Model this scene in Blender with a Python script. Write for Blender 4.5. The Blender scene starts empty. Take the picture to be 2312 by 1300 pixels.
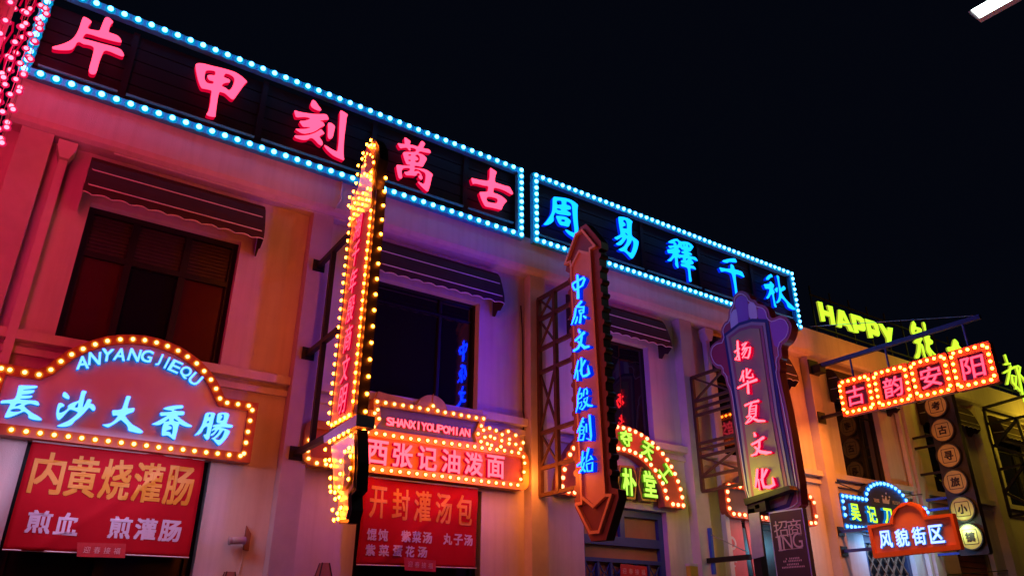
import bpy, bmesh, math, random
from mathutils import Matrix, Vector
from mathutils.geometry import tessellate_polygon
random.seed(7)
S = bpy.context.scene
COL = S.collection

# ---------------------------------------------------------------- camera, world, exposure
F_PX = 1698.77
R0 = Vector((0.83250351, -0.55400753, 0.00368169))
R1 = Vector((0.23227547, 0.34299025, -0.91016801))
R2 = Vector((0.50297715, 0.75857323, 0.41422294))
CAM = Vector((0.0, -9.6, 1.6))
cd = bpy.data.cameras.new('camera')
cam = bpy.data.objects.new('camera', cd)
COL.objects.link(cam)
cd.sensor_width = 36.0
cd.lens = F_PX / 2312 * 36.0
cd.clip_start = 0.05
cd.clip_end = 2000
cam.matrix_world = Matrix(((R0.x, -R1.x, -R2.x, CAM.x), (R0.y, -R1.y, -R2.y, CAM.y), (R0.z, -R1.z, -R2.z, CAM.z), (0, 0, 0, 1)))
S.camera = cam

W = bpy.data.worlds.new('World')
S.world = W
W.use_nodes = True
bg = W.node_tree.nodes['Background']
bg.inputs[0].default_value = (0.10, 0.15, 0.37, 1)      # night sky over a lit town
bg.inputs[1].default_value = 0.011

S.view_settings.view_transform = 'Standard'
S.view_settings.look = 'None'
S.view_settings.exposure = 0
S.view_settings.gamma = 1
S.render.engine = 'CYCLES'
S.cycles.use_denoising = True
S.cycles.max_bounces = 6
S.cycles.diffuse_bounces = 3
S.cycles.glossy_bounces = 3
S.cycles.sample_clamp_indirect = 4.0
S.cycles.caustics_reflective = False
S.cycles.caustics_refractive = False


# ---------------------------------------------------------------- planes and pixel helper
class PL:
    """a vertical plane of the place: 'F' lies along the facade at Y=c, 'B' sticks out from it at X=c"""
    def __init__(s, kind, c):
        s.kind, s.c = kind, c

    def uv(s, x, y):
        d = R0 * ((x - 1156) / F_PX) + R1 * ((y - 650) / F_PX) + R2
        if s.kind == 'F':
            p = CAM + d * ((s.c - CAM.y) / d.y)
            return (p.x, p.z)
        p = CAM + d * ((s.c - CAM.x) / d.x)
        return (-p.y, p.z)

    def uvs(s, pts):
        return [s.uv(*p) for p in pts]

    def w(s, u, v, w=0.0):
        if s.kind == 'F':
            return Vector((u, s.c - w, v))
        return Vector((s.c - w, -u, v))

    def rot(s):
        if s.kind == 'F':
            return Matrix(((1, 0, 0), (0, 0, -1), (0, 1, 0)))
        return Matrix(((0, 0, -1), (-1, 0, 0), (0, 1, 0)))


# ---------------------------------------------------------------- materials
def mat(name, col, rough=0.6, metal=0.0, var=0.0, scale=6.0, bump=0.0, bscale=60.0, spec=0.5):
    m = bpy.data.materials.new(name)
    m.use_nodes = True
    nt = m.node_tree
    b = nt.nodes['Principled BSDF']
    b.inputs['Base Color'].default_value = (*col, 1)
    b.inputs['Roughness'].default_value = rough
    b.inputs['Metallic'].default_value = metal
    b.inputs['Specular IOR Level'].default_value = spec
    tc = nt.nodes.new('ShaderNodeTexCoord')
    if var > 0:
        n = nt.nodes.new('ShaderNodeTexNoise')
        n.inputs['Scale'].default_value = scale
        n.inputs['Detail'].default_value = 6
        n.inputs['Roughness'].default_value = 0.65
        nt.links.new(tc.outputs['Object'], n.inputs['Vector'])
        r = nt.nodes.new('ShaderNodeValToRGB')
        r.color_ramp.elements[0].position = 0.3
        r.color_ramp.elements[1].position = 0.7
        r.color_ramp.elements[0].color = (*[c * (1 - var) for c in col], 1)
        r.color_ramp.elements[1].color = (*[min(1, c * (1 + var * 0.5)) for c in col], 1)
        nt.links.new(n.outputs['Fac'], r.inputs['Fac'])
        nt.links.new(r.outputs['Color'], b.inputs['Base Color'])
    if bump > 0:
        n2 = nt.nodes.new('ShaderNodeTexNoise')
        n2.inputs['Scale'].default_value = bscale
        n2.inputs['Detail'].default_value = 4
        nt.links.new(tc.outputs['Object'], n2.inputs['Vector'])
        bp = nt.nodes.new('ShaderNodeBump')
        bp.inputs['Strength'].default_value = bump
        bp.inputs['Distance'].default_value = 0.01
        nt.links.new(n2.outputs['Fac'], bp.inputs['Height'])
        nt.links.new(bp.outputs['Normal'], b.inputs['Normal'])
    return m


def glow(name, col, k=1.0, sample=True):
    m = bpy.data.materials.new(name)
    m.use_nodes = True
    nt = m.node_tree
    nt.nodes.remove(nt.nodes['Principled BSDF'])
    e = nt.nodes.new('ShaderNodeEmission')
    e.inputs[0].default_value = (*col, 1)
    e.inputs[1].default_value = k
    nt.links.new(e.outputs[0], nt.nodes['Material Output'].inputs[0])
    if not sample:
        m.cycles.emission_sampling = 'NONE'
    return m


def plaster():
    m = mat('painted_plaster', (0.72, 0.69, 0.66), 0.85, 0, 0.10, 1.3, 0.35, 90)
    nt = m.node_tree
    b = nt.nodes['Principled BSDF']
    tc = [n for n in nt.nodes if n.type == 'TEX_COORD'][0]
    mp = nt.nodes.new('ShaderNodeMapping')
    mp.inputs['Scale'].default_value = (5.0, 5.0, 0.35)
    nt.links.new(tc.outputs['Object'], mp.inputs['Vector'])
    n = nt.nodes.new('ShaderNodeTexNoise')
    n.inputs['Scale'].default_value = 2.0
    n.inputs['Detail'].default_value = 8
    nt.links.new(mp.outputs[0], n.inputs['Vector'])
    r = nt.nodes.new('ShaderNodeValToRGB')
    r.color_ramp.elements[0].position = 0.30
    r.color_ramp.elements[1].position = 0.55
    r.color_ramp.elements[0].color = (0.90, 0.89, 0.88, 1)
    r.color_ramp.elements[1].color = (1, 1, 1, 1)
    nt.links.new(n.outputs['Fac'], r.inputs['Fac'])
    mx = nt.nodes.new('ShaderNodeMix')
    mx.data_type = 'RGBA'
    mx.blend_type = 'MULTIPLY'
    mx.inputs['Factor'].default_value = 1
    src = b.inputs['Base Color'].links[0].from_socket
    nt.links.new(src, mx.inputs[6])
    nt.links.new(r.outputs['Color'], mx.inputs[7])
    nt.links.new(mx.outputs[2], b.inputs['Base Color'])
    return m


M = dict(
    plaster=plaster(),
    pilaster=mat('pilaster_plaster', (0.62, 0.58, 0.55), 0.85, 0, 0.14, 2.0, 0.35, 80),
    ground=mat('paving_stone', (0.16, 0.155, 0.15), 0.55, 0, 0.3, 1.5, 0.3, 30),
    roof=mat('roof_felt', (0.06, 0.06, 0.065), 0.9, 0, 0.2),
    dark=mat('dark_steel', (0.022, 0.018, 0.016), 0.45, 0.3, 0.3, 8),
    armblue=mat('dark_blue_steel', (0.025, 0.05, 0.26), 0.4, 0.1, 0.2, 7),
    rust=mat('brown_steel', (0.10, 0.05, 0.03), 0.5, 0.2, 0.35, 7),
    bluebar=mat('blue_steel', (0.04, 0.10, 0.62), 0.4, 0.1, 0.2, 7),  # steel with a blue base colour
    slat=mat('black_slat', (0.007, 0.008, 0.012), 0.55, 0.0, 0.25, 5),
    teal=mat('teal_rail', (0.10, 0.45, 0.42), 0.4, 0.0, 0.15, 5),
    channel=mat('cyan_glow_channel', (0.05, 0.50, 0.66), 0.45, 0, 0.15, 8),  # whitish channel, the bulbs' cyan glow put into its colour
    awning=mat('awning_canvas', (0.045, 0.022, 0.022), 0.8, 0, 0.2, 5, 0.3, 200),
    piping=mat('awning_piping', (0.75, 0.70, 0.66), 0.6),
    frame=mat('window_frame', (0.008, 0.007, 0.008), 0.5, 0.0, 0.2, 9),
    glass=mat('dark_glass', (0.010, 0.010, 0.014), 0.04, 0, 0, spec=0.8),
    red_pane=mat('dark_red_glass', (0.075, 0.014, 0.022), 0.25, 0, 0.15, 3),  # panes with a dark red base colour
    blind=mat('slatted_blind', (0.045, 0.028, 0.03), 0.5, 0, 0.25, 12),
    void=mat('dark_doorway', (0.012, 0.012, 0.015), 0.3, 0, 0.2, 3),
    silver=mat('brushed_silver', (0.62, 0.60, 0.60), 0.35, 0.35, 0.1, 14),
    gold=mat('gold_sheet', (0.70, 0.42, 0.10), 0.4, 0.25, 0.15, 10),
    orange_face=mat('orange_face', (0.84, 0.46, 0.28), 0.5, 0, 0.08, 4),
    brown_face=mat('maroon_face', (0.26, 0.085, 0.075), 0.5, 0, 0.12, 4),
    cream_face=mat('cream_face', (0.72, 0.56, 0.42), 0.55, 0, 0.06, 3),
    gray_face=mat('grey_face', (0.20, 0.19, 0.18), 0.55, 0, 0.08, 3),
    gray_mid=mat('grey_border', (0.42, 0.40, 0.32), 0.5, 0, 0.08, 5),
    mauve=mat('mauve_panel', (0.34, 0.17, 0.24), 0.5, 0, 0.08, 4),
    pink_face=mat('pale_pink_face', (0.80, 0.70, 0.84), 0.5, 0, 0.05, 3),
    red_channel=mat('brown_red_channel', (0.40, 0.10, 0.05), 0.5, 0, 0.2, 9),
    amber_channel=mat('ochre_channel', (0.60, 0.28, 0.06), 0.5, 0, 0.2, 9),
    trim=mat('orange_trim', (0.92, 0.52, 0.24), 0.4, 0, 0.05),
    paintred=mat('orange_red_paint', (0.82, 0.19, 0.045), 0.5, 0, 0.08, 4),
    paintred_in=mat('orange_red_panel', (0.85, 0.30, 0.18), 0.5, 0, 0.06, 4),
    banner=mat('red_vinyl', (0.42, 0.010, 0.02), 0.5, 0, 0.12, 2.5, 0.5, 3.0, 0.03),
    ban_yellow=mat('banner_yellow', (0.62, 0.25, 0.015), 0.5),
    ban_white=mat('banner_white', (0.62, 0.52, 0.66), 0.5),
    paper=mat('red_paper', (0.55, 0.03, 0.04), 0.6, 0, 0.2, 20),
    paper_txt=mat('pale_ink', (0.75, 0.45, 0.45), 0.6),
    navy=mat('navy_edge', (0.025, 0.03, 0.14), 0.5),
    purple=mat('purple_paint', (0.36, 0.14, 0.50), 0.5, 0, 0.08, 4),
    plum=mat('plum_paint', (0.40, 0.13, 0.16), 0.5, 0, 0.08, 4),
    maroon=mat('maroon_paint', (0.40, 0.05, 0.10), 0.5, 0, 0.08, 4),
    white_paint=mat('white_paint', (0.78, 0.76, 0.74), 0.45, 0, 0.06, 6),
    tan=mat('tan_panel', (0.44, 0.42, 0.17), 0.5, 0, 0.06, 3),
    navy_board=mat('navy_board', (0.045, 0.06, 0.13), 0.45, 0, 0.2, 5),
    disc=mat('cream_disc', (0.70, 0.62, 0.20), 0.5, 0, 0.1, 6),
    ink=mat('dark_ink', (0.03, 0.02, 0.02), 0.6),
    greenblack=mat('dark_green_board', (0.03, 0.05, 0.02), 0.5, 0, 0.2, 5),
    brass=mat('olive_edge', (0.32, 0.25, 0.06), 0.45, 0.3, 0.2, 8),
    panel_dark=mat('weathered_panel', (0.05, 0.05, 0.045), 0.35, 0.1, 0.6, 5),
    blueframe=mat('blue_door_frame', (0.035, 0.075, 0.25), 0.4, 0, 0.15, 6),
    tan_pane=mat('warm_pane', (0.42, 0.20, 0.10), 0.45, 0, 0.15, 3),  # warm dim of the interior put into the opaque pane colour
    lattice=mat('brown_lattice', (0.20, 0.10, 0.06), 0.5, 0, 0.2, 8),
    reddoor=mat('red_brown_shutter', (0.32, 0.10, 0.05), 0.6, 0, 0.25, 5),
    ad=mat('dark_advert', (0.075, 0.045, 0.045), 0.35, 0, 0.1, 3),
    ad_txt=mat('tan_print', (0.80, 0.56, 0.46), 0.5),
    poster=mat('red_poster', (0.62, 0.07, 0.06), 0.45, 0, 0.2, 5),
    poster_blue=mat('blue_print', (0.08, 0.22, 0.40), 0.5),
    pvc=mat('white_pvc', (0.70, 0.67, 0.65), 0.5, 0, 0.08, 5),
    cable=mat('black_cable', (0.02, 0.02, 0.025), 0.6),
    wire=mat('steel_wire', (0.35, 0.35, 0.35), 0.4, 0.6),
    lampshade=mat('brown_lampshade', (0.30, 0.13, 0.09), 0.6, 0, 0.15, 10),
    graybox=mat('grey_plastic', (0.42, 0.38, 0.36), 0.5, 0, 0.1, 8),
    yellowbox=mat('yellow_box', (0.62, 0.50, 0.05), 0.5, 0, 0.1, 8),
    bark=mat('grey_pole', (0.30, 0.25, 0.25), 0.6, 0, 0.3, 6),
    # light sources
    red_n=glow('pink_neon_face', (3.5, 0.165, 0.40)),
    red_s=glow('red_neon_return', (0.62, 0.0, 0.03)),
    red2_n=glow('rose_neon_face', (4.0, 0.16, 0.30)),
    red2_s=glow('crimson_neon_return', (0.55, 0.0, 0.03)),
    pale_n=glow('pale_pink_neon_face', (4.5, 0.25, 0.36)),
    pale_a=glow('strong_pink_neon_face', (30.0, 0.36, 0.52)),
    blue_n=glow('cyan_neon_face', (0.012, 0.82, 3.0)),
    blue_a=glow('deep_cyan_neon_face', (0.06, 0.84, 60.0)),
    blue_s=glow('blue_neon_return', (0.0, 0.02, 0.72)),
    ice_n=glow('ice_blue_face', (0.30, 0.95, 5.5)),
    ice_s=glow('ice_blue_return', (0.005, 0.16, 0.55)),
    white_n=glow('white_blue_face', (0.72, 1.05, 4.5)),
    yel_n=glow('lemon_neon_face', (0.80, 1.6, 0.045)),
    yel_s=glow('lemon_neon_return', (0.34, 0.38, 0.02)),
    lime_n=glow('lime_neon_face', (0.72, 1.4, 0.12)),
    lime_s=glow('lime_neon_return', (0.10, 0.24, 0.005)),
    cyan_b=glow('white_cyan_bulb', (0.80, 4.0, 12.0)),
    cyan_c=glow('cyan_bulb_halo', (0.0, 0.30, 0.62), 1, False),  # this and the like: bulb halo drawn as a glowing cone
    amber_b=glow('warm_bulb', (11.0, 2.4, 0.72)),
    amber_h=glow('strong_warm_bulb', (100.0, 14.0, 0.72)),
    orange_h=glow('strong_orange_bulb', (75.0, 10.5, 0.72)),
    amber_c=glow('amber_bulb_halo', (0.70, 0.19, 0.008), 1, False),
    rose_b=glow('rose_bulb', (16.0, 0.62, 0.95)),
    rose_c=glow('rose_bulb_halo', (0.72, 0.01, 0.09), 1, False),
    sky_b=glow('sky_blue_bulb', (0.5, 1.6, 6.0)),
    sky_c=glow('sky_bulb_halo', (0.0, 0.16, 0.72), 1, False),
    orange_b=glow('orange_bulb', (10.0, 1.9, 0.72)),
    orange_c=glow('orange_bulb_halo', (0.80, 0.07, 0.01), 1, False),
    led=glow('street_led', (9.0, 11.0, 10.5)),
)


# ---------------------------------------------------------------- mesh building
class MB:
    def __init__(s):
        s.v, s.f, s.m = [], [], []
        s.mats = []

    def mi(s, m):
        if m not in s.mats:
            s.mats.append(m)
        return s.mats.index(m)

    def face(s, idx, m):
        s.f.append(idx)
        s.m.append(s.mi(m))

    def quad(s, pts, m):
        n = len(s.v)
        s.v += [Vector(p) for p in pts]
        s.face(list(range(n, n + len(pts))), m)

    def box(s, a, b, m):
        (x0, y0, z0), (x1, y1, z1) = a, b
        n = len(s.v)
        s.v += [Vector(p) for p in ((x0, y0, z0), (x1, y0, z0), (x1, y1, z0), (x0, y1, z0), (x0, y0, z1), (x1, y0, z1), (x1, y1, z1), (x0, y1, z1))]
        for q in ((0, 3, 2, 1), (4, 5, 6, 7), (0, 1, 5, 4), (1, 2, 6, 5), (2, 3, 7, 6), (3, 0, 4, 7)):
            s.face([n + i for i in q], m)

    def prism(s, pl, loops, w0, w1, m, mside=None):
        """loops: outer outline and holes in (u,v); solid between w0 and w1 of plane pl"""
        mside = mside or m
        flat = [p for l in loops for p in l]
        tris = tessellate_polygon([[Vector((p[0], p[1], 0)) for p in l] for l in loops])
        n = len(s.v)
        N = len(flat)
        s.v += [pl.w(p[0], p[1], w1) for p in flat] + [pl.w(p[0], p[1], w0) for p in flat]
        for t in tris:
            a, b, c = (flat[i] for i in t)
            ccw = (b[0] - a[0]) * (c[1] - a[1]) - (b[1] - a[1]) * (c[0] - a[0]) > 0
            t = list(t) if ccw else list(t)[::-1]
            s.face([n + i for i in t], m)
            s.face([n + N + i for i in t[::-1]], mside)
        k = 0
        for li, l in enumerate(loops):
            area = sum(l[i][0] * l[(i + 1) % len(l)][1] - l[(i + 1) % len(l)][0] * l[i][1] for i in range(len(l)))
            fl = (area > 0) != (li > 0)
            for i in range(len(l)):
                j = (i + 1) % len(l)
                q = [n + k + i, n + N + k + i, n + N + k + j, n + k + j]
                s.face(q if fl else q[::-1], mside)
            k += len(l)

    def tube(s, pts, r, m, sides=8, cap=True):
        pts = [Vector(p) for p in pts]
        rings = []
        for i, p in enumerate(pts):
            d = (pts[min(i + 1, len(pts) - 1)] - pts[max(i - 1, 0)]).normalized()
            up = Vector((0, 0, 1)) if abs(d.z) < 0.9 else Vector((1, 0, 0))
            a = d.cross(up).normalized()
            b = a.cross(d)
            rr = r[i] if isinstance(r, (list, tuple)) else r
            off = math.pi / 4 if sides == 4 else 0
            rings.append(len(s.v))
            s.v += [p + (a * math.cos(off + 2 * math.pi * k / sides) + b * math.sin(off + 2 * math.pi * k / sides)) * rr for k in range(sides)]
        for i in range(len(rings) - 1):
            for k in range(sides):
                j = (k + 1) % sides
                s.face([rings[i] + k, rings[i] + j, rings[i + 1] + j, rings[i + 1] + k], m)
        if cap:
            s.face([rings[0] + k for k in range(sides)][::-1], m)
            s.face([rings[-1] + k for k in range(sides)], m)

    def obj(s, name, parent=None, smooth=False):
        o0 = parent_world(parent)
        me = bpy.data.meshes.new(name)
        me.from_pydata([v - o0 for v in s.v], [], s.f)
        for m in s.mats:
            me.materials.append(m)
        for p, i in zip(me.polygons, s.m):
            p.material_index = i
            p.use_smooth = smooth
        me.update()
        o = bpy.data.objects.new(name, me)
        COL.objects.link(o)
        if parent:
            o.parent = parent
        return o


def parent_world(p):
    v = Vector((0, 0, 0))
    while p:
        v = v + p.location
        p = p.parent
    return v


def thing(name, label, cat, loc, group=None):
    o = bpy.data.objects.new(name, None)
    COL.objects.link(o)
    o.location = loc
    o.empty_display_size = 0.2
    tag(o, label, cat, group)
    return o


def tag(o, label, cat, group=None):
    o['label'] = label
    o['category'] = cat
    if group:
        o['group'] = group
    return o


def lamp(parent, kind, loc, energy, col, size=0.3, size_y=None, direction=None, spread=None):
    l = bpy.data.lights.new('lamp_or_fill_light', kind)
    l.energy = energy
    l.color = col
    if kind == 'AREA':
        l.shape = 'RECTANGLE'
        l.size = size
        l.size_y = size_y or size
        if spread:
            l.spread = spread
    else:
        l.shadow_soft_size = size
    o = bpy.data.objects.new('lamp_or_fill_light', l)
    COL.objects.link(o)
    o.parent = parent
    o.location = Vector(loc) - parent_world(parent)
    if direction:
        o.rotation_euler = Vector(direction).to_track_quat('-Z', 'Y').to_euler()
    return o


# ---------------------------------------------------------------- outlines
def offset(poly, d):
    n = len(poly)
    area = sum(poly[i][0] * poly[(i + 1) % n][1] - poly[(i + 1) % n][0] * poly[i][1] for i in range(n))
    sg = 1 if area > 0 else -1
    out = []
    for i in range(n):
        p0, p1, p2 = (Vector(poly[(i + k) % n]) for k in (-1, 0, 1))
        e1, e2 = (p1 - p0).normalized(), (p2 - p1).normalized()
        n1, n2 = Vector((e1.y, -e1.x)) * sg, Vector((e2.y, -e2.x)) * sg
        b = n1 + n2
        if b.length < 1e-4:
            b = n1.copy()
        b.normalize()
        c = max(0.45, b.dot(n1))
        out.append(tuple(p1 + b * (d / c)))
    return out


def smooth(poly, it=1):
    for _ in range(it):
        out = []
        n = len(poly)
        for i in range(n):
            a, b = poly[i], poly[(i + 1) % n]
            out.append((a[0] * 0.78 + b[0] * 0.22, a[1] * 0.78 + b[1] * 0.22))
            out.append((a[0] * 0.22 + b[0] * 0.78, a[1] * 0.22 + b[1] * 0.78))
        poly = out
    return poly


def arc(cx, cy, a, b, t0, t1, n):
    return [(cx + a * math.cos(t0 + (t1 - t0) * i / (n - 1)), cy + b * math.sin(t0 + (t1 - t0) * i / (n - 1))) for i in range(n)]


def lerp(a, b, n):
    return [(a[0] + (b[0] - a[0]) * i / (n - 1), a[1] + (b[1] - a[1]) * i / (n - 1)) for i in range(n)]


def rrect(u0, v0, u1, v1, r=0.04, n=4):
    o = []
    for cx, cy, t in ((u1 - r, v1 - r, 0), (u0 + r, v1 - r, 1), (u0 + r, v0 + r, 2), (u1 - r, v0 + r, 3)):
        o += arc(cx, cy, r, r, t * math.pi / 2, (t + 1) * math.pi / 2, n)
    return o


# ---------------------------------------------------------------- letters
_tc = bpy.data.curves.new('type', 'FONT')
_to = bpy.data.objects.new('type', _tc)
COL.objects.link(_to)
_tc.align_x = 'CENTER'
_G = {}


def glyph(ch, bold):
    k = (ch, bold)
    if k in _G:
        return _G[k]
    _tc.body = ch
    _tc.size = 1.0
    _tc.offset = bold
    _tc.resolution_u = 3
    dg = bpy.context.evaluated_depsgraph_get()
    dg.update()
    me = bpy.data.meshes.new_from_object(_to.evaluated_get(dg))
    bm = bmesh.new()
    bm.from_mesh(me)
    bpy.data.meshes.remove(me)
    bmesh.ops.remove_doubles(bm, verts=bm.verts, dist=1e-5)
    bm.verts.ensure_lookup_table()
    vs = [(v.co.x, v.co.y) for v in bm.verts]
    seen, fs = set(), []
    for f in bm.faces:
        key = tuple(sorted(v.index for v in f.verts))
        if key in seen:
            continue
        seen.add(key)
        idx = [v.index for v in f.verts]
        a = sum(vs[idx[i]][0] * vs[idx[(i + 1) % len(idx)]][1] - vs[idx[(i + 1) % len(idx)]][0] * vs[idx[i]][1] for i in range(len(idx)))
        fs.append(idx if a > 0 else idx[::-1])
    cnt = {}
    for f in fs:
        for i in range(len(f)):
            e = (f[i], f[(i + 1) % len(f)])
            cnt[e] = cnt.get(e, 0) + 1
    be = [e for e in cnt if (e[1], e[0]) not in cnt]
    bm.free()
    if vs:
        x0, x1 = min(v[0] for v in vs), max(v[0] for v in vs)
        y0, y1 = min(v[1] for v in vs), max(v[1] for v in vs)
    else:
        x0 = x1 = y0 = y1 = 0
    _G[k] = (vs, fs, be, (x0, y0, x1, y1))
    return _G[k]


def add_glyph(mb, pl, ch, cu, cv, wd, ht, w0, w1, mf, ms, bold=0.03, slant=0.0, rot=0.0, em=False):
    vs, fs, be, (x0, y0, x1, y1) = glyph(ch, 0.0)
    bold_m = max(0.0, bold) * 0.85 * min(wd, ht)
    wd, ht = wd - 2 * bold_m, ht - 2 * bold_m
    if not vs:
        return
    gw, gh = max(x1 - x0, 1e-3), max(y1 - y0, 1e-3)
    if ord(ch) > 0x2000:
        gw, gh = max(gw, 0.80), max(gh, 0.80)
    elif ch in 'I1Jli.':
        gw = max(gw, 0.42)
    sx, sy = wd / gw, ht / gh
    cx, cy = (x0 + x1) / 2, (y0 + y1) / 2
    c, s_ = math.cos(rot), math.sin(rot)
    b_ = bold_m
    shifts = [(0, 0)] if b_ <= 0 else [(0, 0), (b_, b_), (-b_, b_), (b_, -b_), (-b_, -b_)]
    for q, (ox, oy) in enumerate(shifts):
        n = len(mb.v)
        pts = []
        for x, y in vs:
            a, b = (x - cx) * sx + ox, (y - cy) * sy + oy
            a += b * slant
            pts.append((cu + a * c - b * s_, cv + a * s_ + b * c))
        N = len(pts)
        wq = w1 + q * 0.00035
        mb.v += [pl.w(p[0], p[1], wq) for p in pts] + [pl.w(p[0], p[1], w0) for p in pts]
        for f in fs:
            mb.face([n + i for i in f], mf)
        for a, b in be:
            mb.face([n + a, n + N + a, n + N + b, n + b], ms)


def letters(parent, pl, text, p0, p1, hpx, mf, ms, w0=0.0, depth=0.05, wf=1.0, bold=0.03, slant=0.0, name='letter', uv=False, joined=False, hm=None):
    """a row (or column) of single letters between the centres p0 and p1 (photo pixels, or u,v if uv)"""
    a, b = (p0, p1) if uv else (pl.uv(*p0), pl.uv(*p1))
    n = len(text)
    h = hm or abs(pl.uv(p0[0], p0[1] - hpx / 2)[1] - pl.uv(p0[0], p0[1] + hpx / 2)[1])
    out = []
    mb = MB()
    for i, ch in enumerate(text):
        t = i / max(1, n - 1)
        u, v = a[0] + (b[0] - a[0]) * t, a[1] + (b[1] - a[1]) * t
        if ch == ' ':
            if joined and mb.v:
                out.append(mb.obj(name, parent))
                mb = MB()
            continue
        if not joined:
            mb = MB()
        add_glyph(mb, pl, ch, u, v, h * wf, h, w0, w0 + depth, mf, ms, bold, slant)
        if not joined:
            out.append(mb.obj(name, parent))
    if joined and mb.v:
        out.append(mb.obj(name, parent))
    return out


def traced(parent, pl, org, scale, shapes, mf, ms, w0, depth, sm=1, name='letter'):
    """shapes: list of [outer, hole, hole...] in photo-detail pixels"""
    mb = MB()
    for sh in shapes:
        loops = [smooth(pl.uvs([(org[0] + x / scale, org[1] + y / scale) for x, y in l]), sm) for l in sh]
        mb.prism(pl, loops, w0, w0 + depth, mf, ms)
    return mb.obj(name, parent)


def brush(parent, pl, org, scale, strokes, mf, ms, w0, depth, name='letter', fat=1.0):
    mb = MB()
    k = 0
    for st in strokes:
        pts = [Vector((p[0], p[1])) for p in st]
        ws = []
        lastw = 20
        for p in st:
            lastw = p[2] if len(p) > 2 else lastw
            ws.append(lastw * fat)
        L, Rr = [], []
        for i, p in enumerate(pts):
            d = (pts[min(i + 1, len(pts) - 1)] - pts[max(i - 1, 0)])
            d.normalize()
            nrm = Vector((-d.y, d.x))
            h = ws[i] / 2
            if i == 0:
                L += [p - d * h * 0.55 + nrm * h * 0.55, p + nrm * h]
                Rr += [p - d * h * 0.55 - nrm * h * 0.55, p - nrm * h]
            elif i == len(pts) - 1:
                L += [p + nrm * h, p + d * h * 0.55 + nrm * h * 0.55]
                Rr += [p - nrm * h, p + d * h * 0.55 - nrm * h * 0.55]
            else:
                L.append(p + nrm * h)
                Rr.append(p - nrm * h)
        quads = []
        top = pl.uvs([(org[0] + q.x / scale, org[1] + q.y / scale) for q in L])
        bot = pl.uvs([(org[0] + q.x / scale, org[1] + q.y / scale) for q in Rr])
        w1 = w0 + depth + k * 0.0006
        n = len(mb.v)
        N = len(top)
        for row, w in ((top, w1), (bot, w1), (top, w0), (bot, w0)):
            mb.v += [pl.w(q[0], q[1], w) for q in row]
        for i in range(N - 1):
            mb.face([n + i, n + i + 1, n + N + i + 1, n + N + i], mf)
            mb.face([n + i, n + 2 * N + i, n + 2 * N + i + 1, n + i + 1], ms)
            mb.face([n + N + i, n + N + i + 1, n + 3 * N + i + 1, n + 3 * N + i], ms)
        mb.face([n, n + N, n + 3 * N, n + 2 * N], ms)
        mb.face([n + N - 1, n + 3 * N - 1, n + 4 * N - 1, n + 2 * N - 1], ms)
        k += 1
    return mb.obj(name, parent)


# ---------------------------------------------------------------- bulbs
def bulb_mesh(name, r, core, halo):
    mb = MB()
    # faceted glass bulb; its halo is imitated by a glowing cone, axis +Z
    rings, seg = 5, 10
    z0 = 0.55 * r
    prev = None
    for i in range(rings + 1):
        t = math.pi * (0.62 - 0.62 * i / rings)
        rr, zz = r * math.sin(t), z0 + r * math.cos(t)
        ring = []
        cnt = seg if i < rings else 1
        for k in range(cnt):
            a = 2 * math.pi * k / seg
            ring.append(len(mb.v))
            mb.v.append(Vector((rr * math.cos(a), rr * math.sin(a), zz)))
        if prev:
            for k in range(seg):
                j = (k + 1) % seg
                if cnt > 1:
                    mb.face([prev[k], prev[j], ring[j], ring[k]], core)
                else:
                    mb.face([prev[k], prev[j], ring[0]], core)
        prev = ring
    a0, a1 = [], []
    for k in range(seg):
        a = 2 * math.pi * k / seg
        a0.append(len(mb.v))
        mb.v.append(Vector((1.85 * r * math.cos(a), 1.85 * r * math.sin(a), 0.002)))
        a1.append(len(mb.v))
        mb.v.append(Vector((0.96 * r * math.cos(a), 0.96 * r * math.sin(a), 0.42 * r)))
    for k in range(seg):
        j = (k + 1) % seg
        mb.face([a0[k], a0[j], a1[j], a1[k]], halo)
    me = bpy.data.meshes.new(name)
    me.from_pydata(mb.v, [], mb.f)
    for m in mb.mats:
        me.materials.append(m)
    for p, i in zip(me.polygons, mb.m):
        p.material_index = i
        p.use_smooth = True
    return me


BM = dict(
    cyan=bulb_mesh('cyan_bulb', 0.036, M['cyan_b'], M['cyan_c']),
    amber=bulb_mesh('amber_bulb', 0.0225, M['amber_b'], M['amber_c']),
    orange=bulb_mesh('orange_bulb', 0.032, M['orange_b'], M['orange_c']),
    amber_hot=bulb_mesh('strong_amber_bulb', 0.0175, M['amber_h'], M['amber_c']),
    orange_hot=bulb_mesh('strong_orange_bulb', 0.028, M['orange_h'], M['orange_c']),
    rose=bulb_mesh('rose_bulb', 0.022, M['rose_b'], M['rose_c']),
    sky=bulb_mesh('sky_bulb', 0.036, M['sky_b'], M['sky_c']),
)


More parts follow.
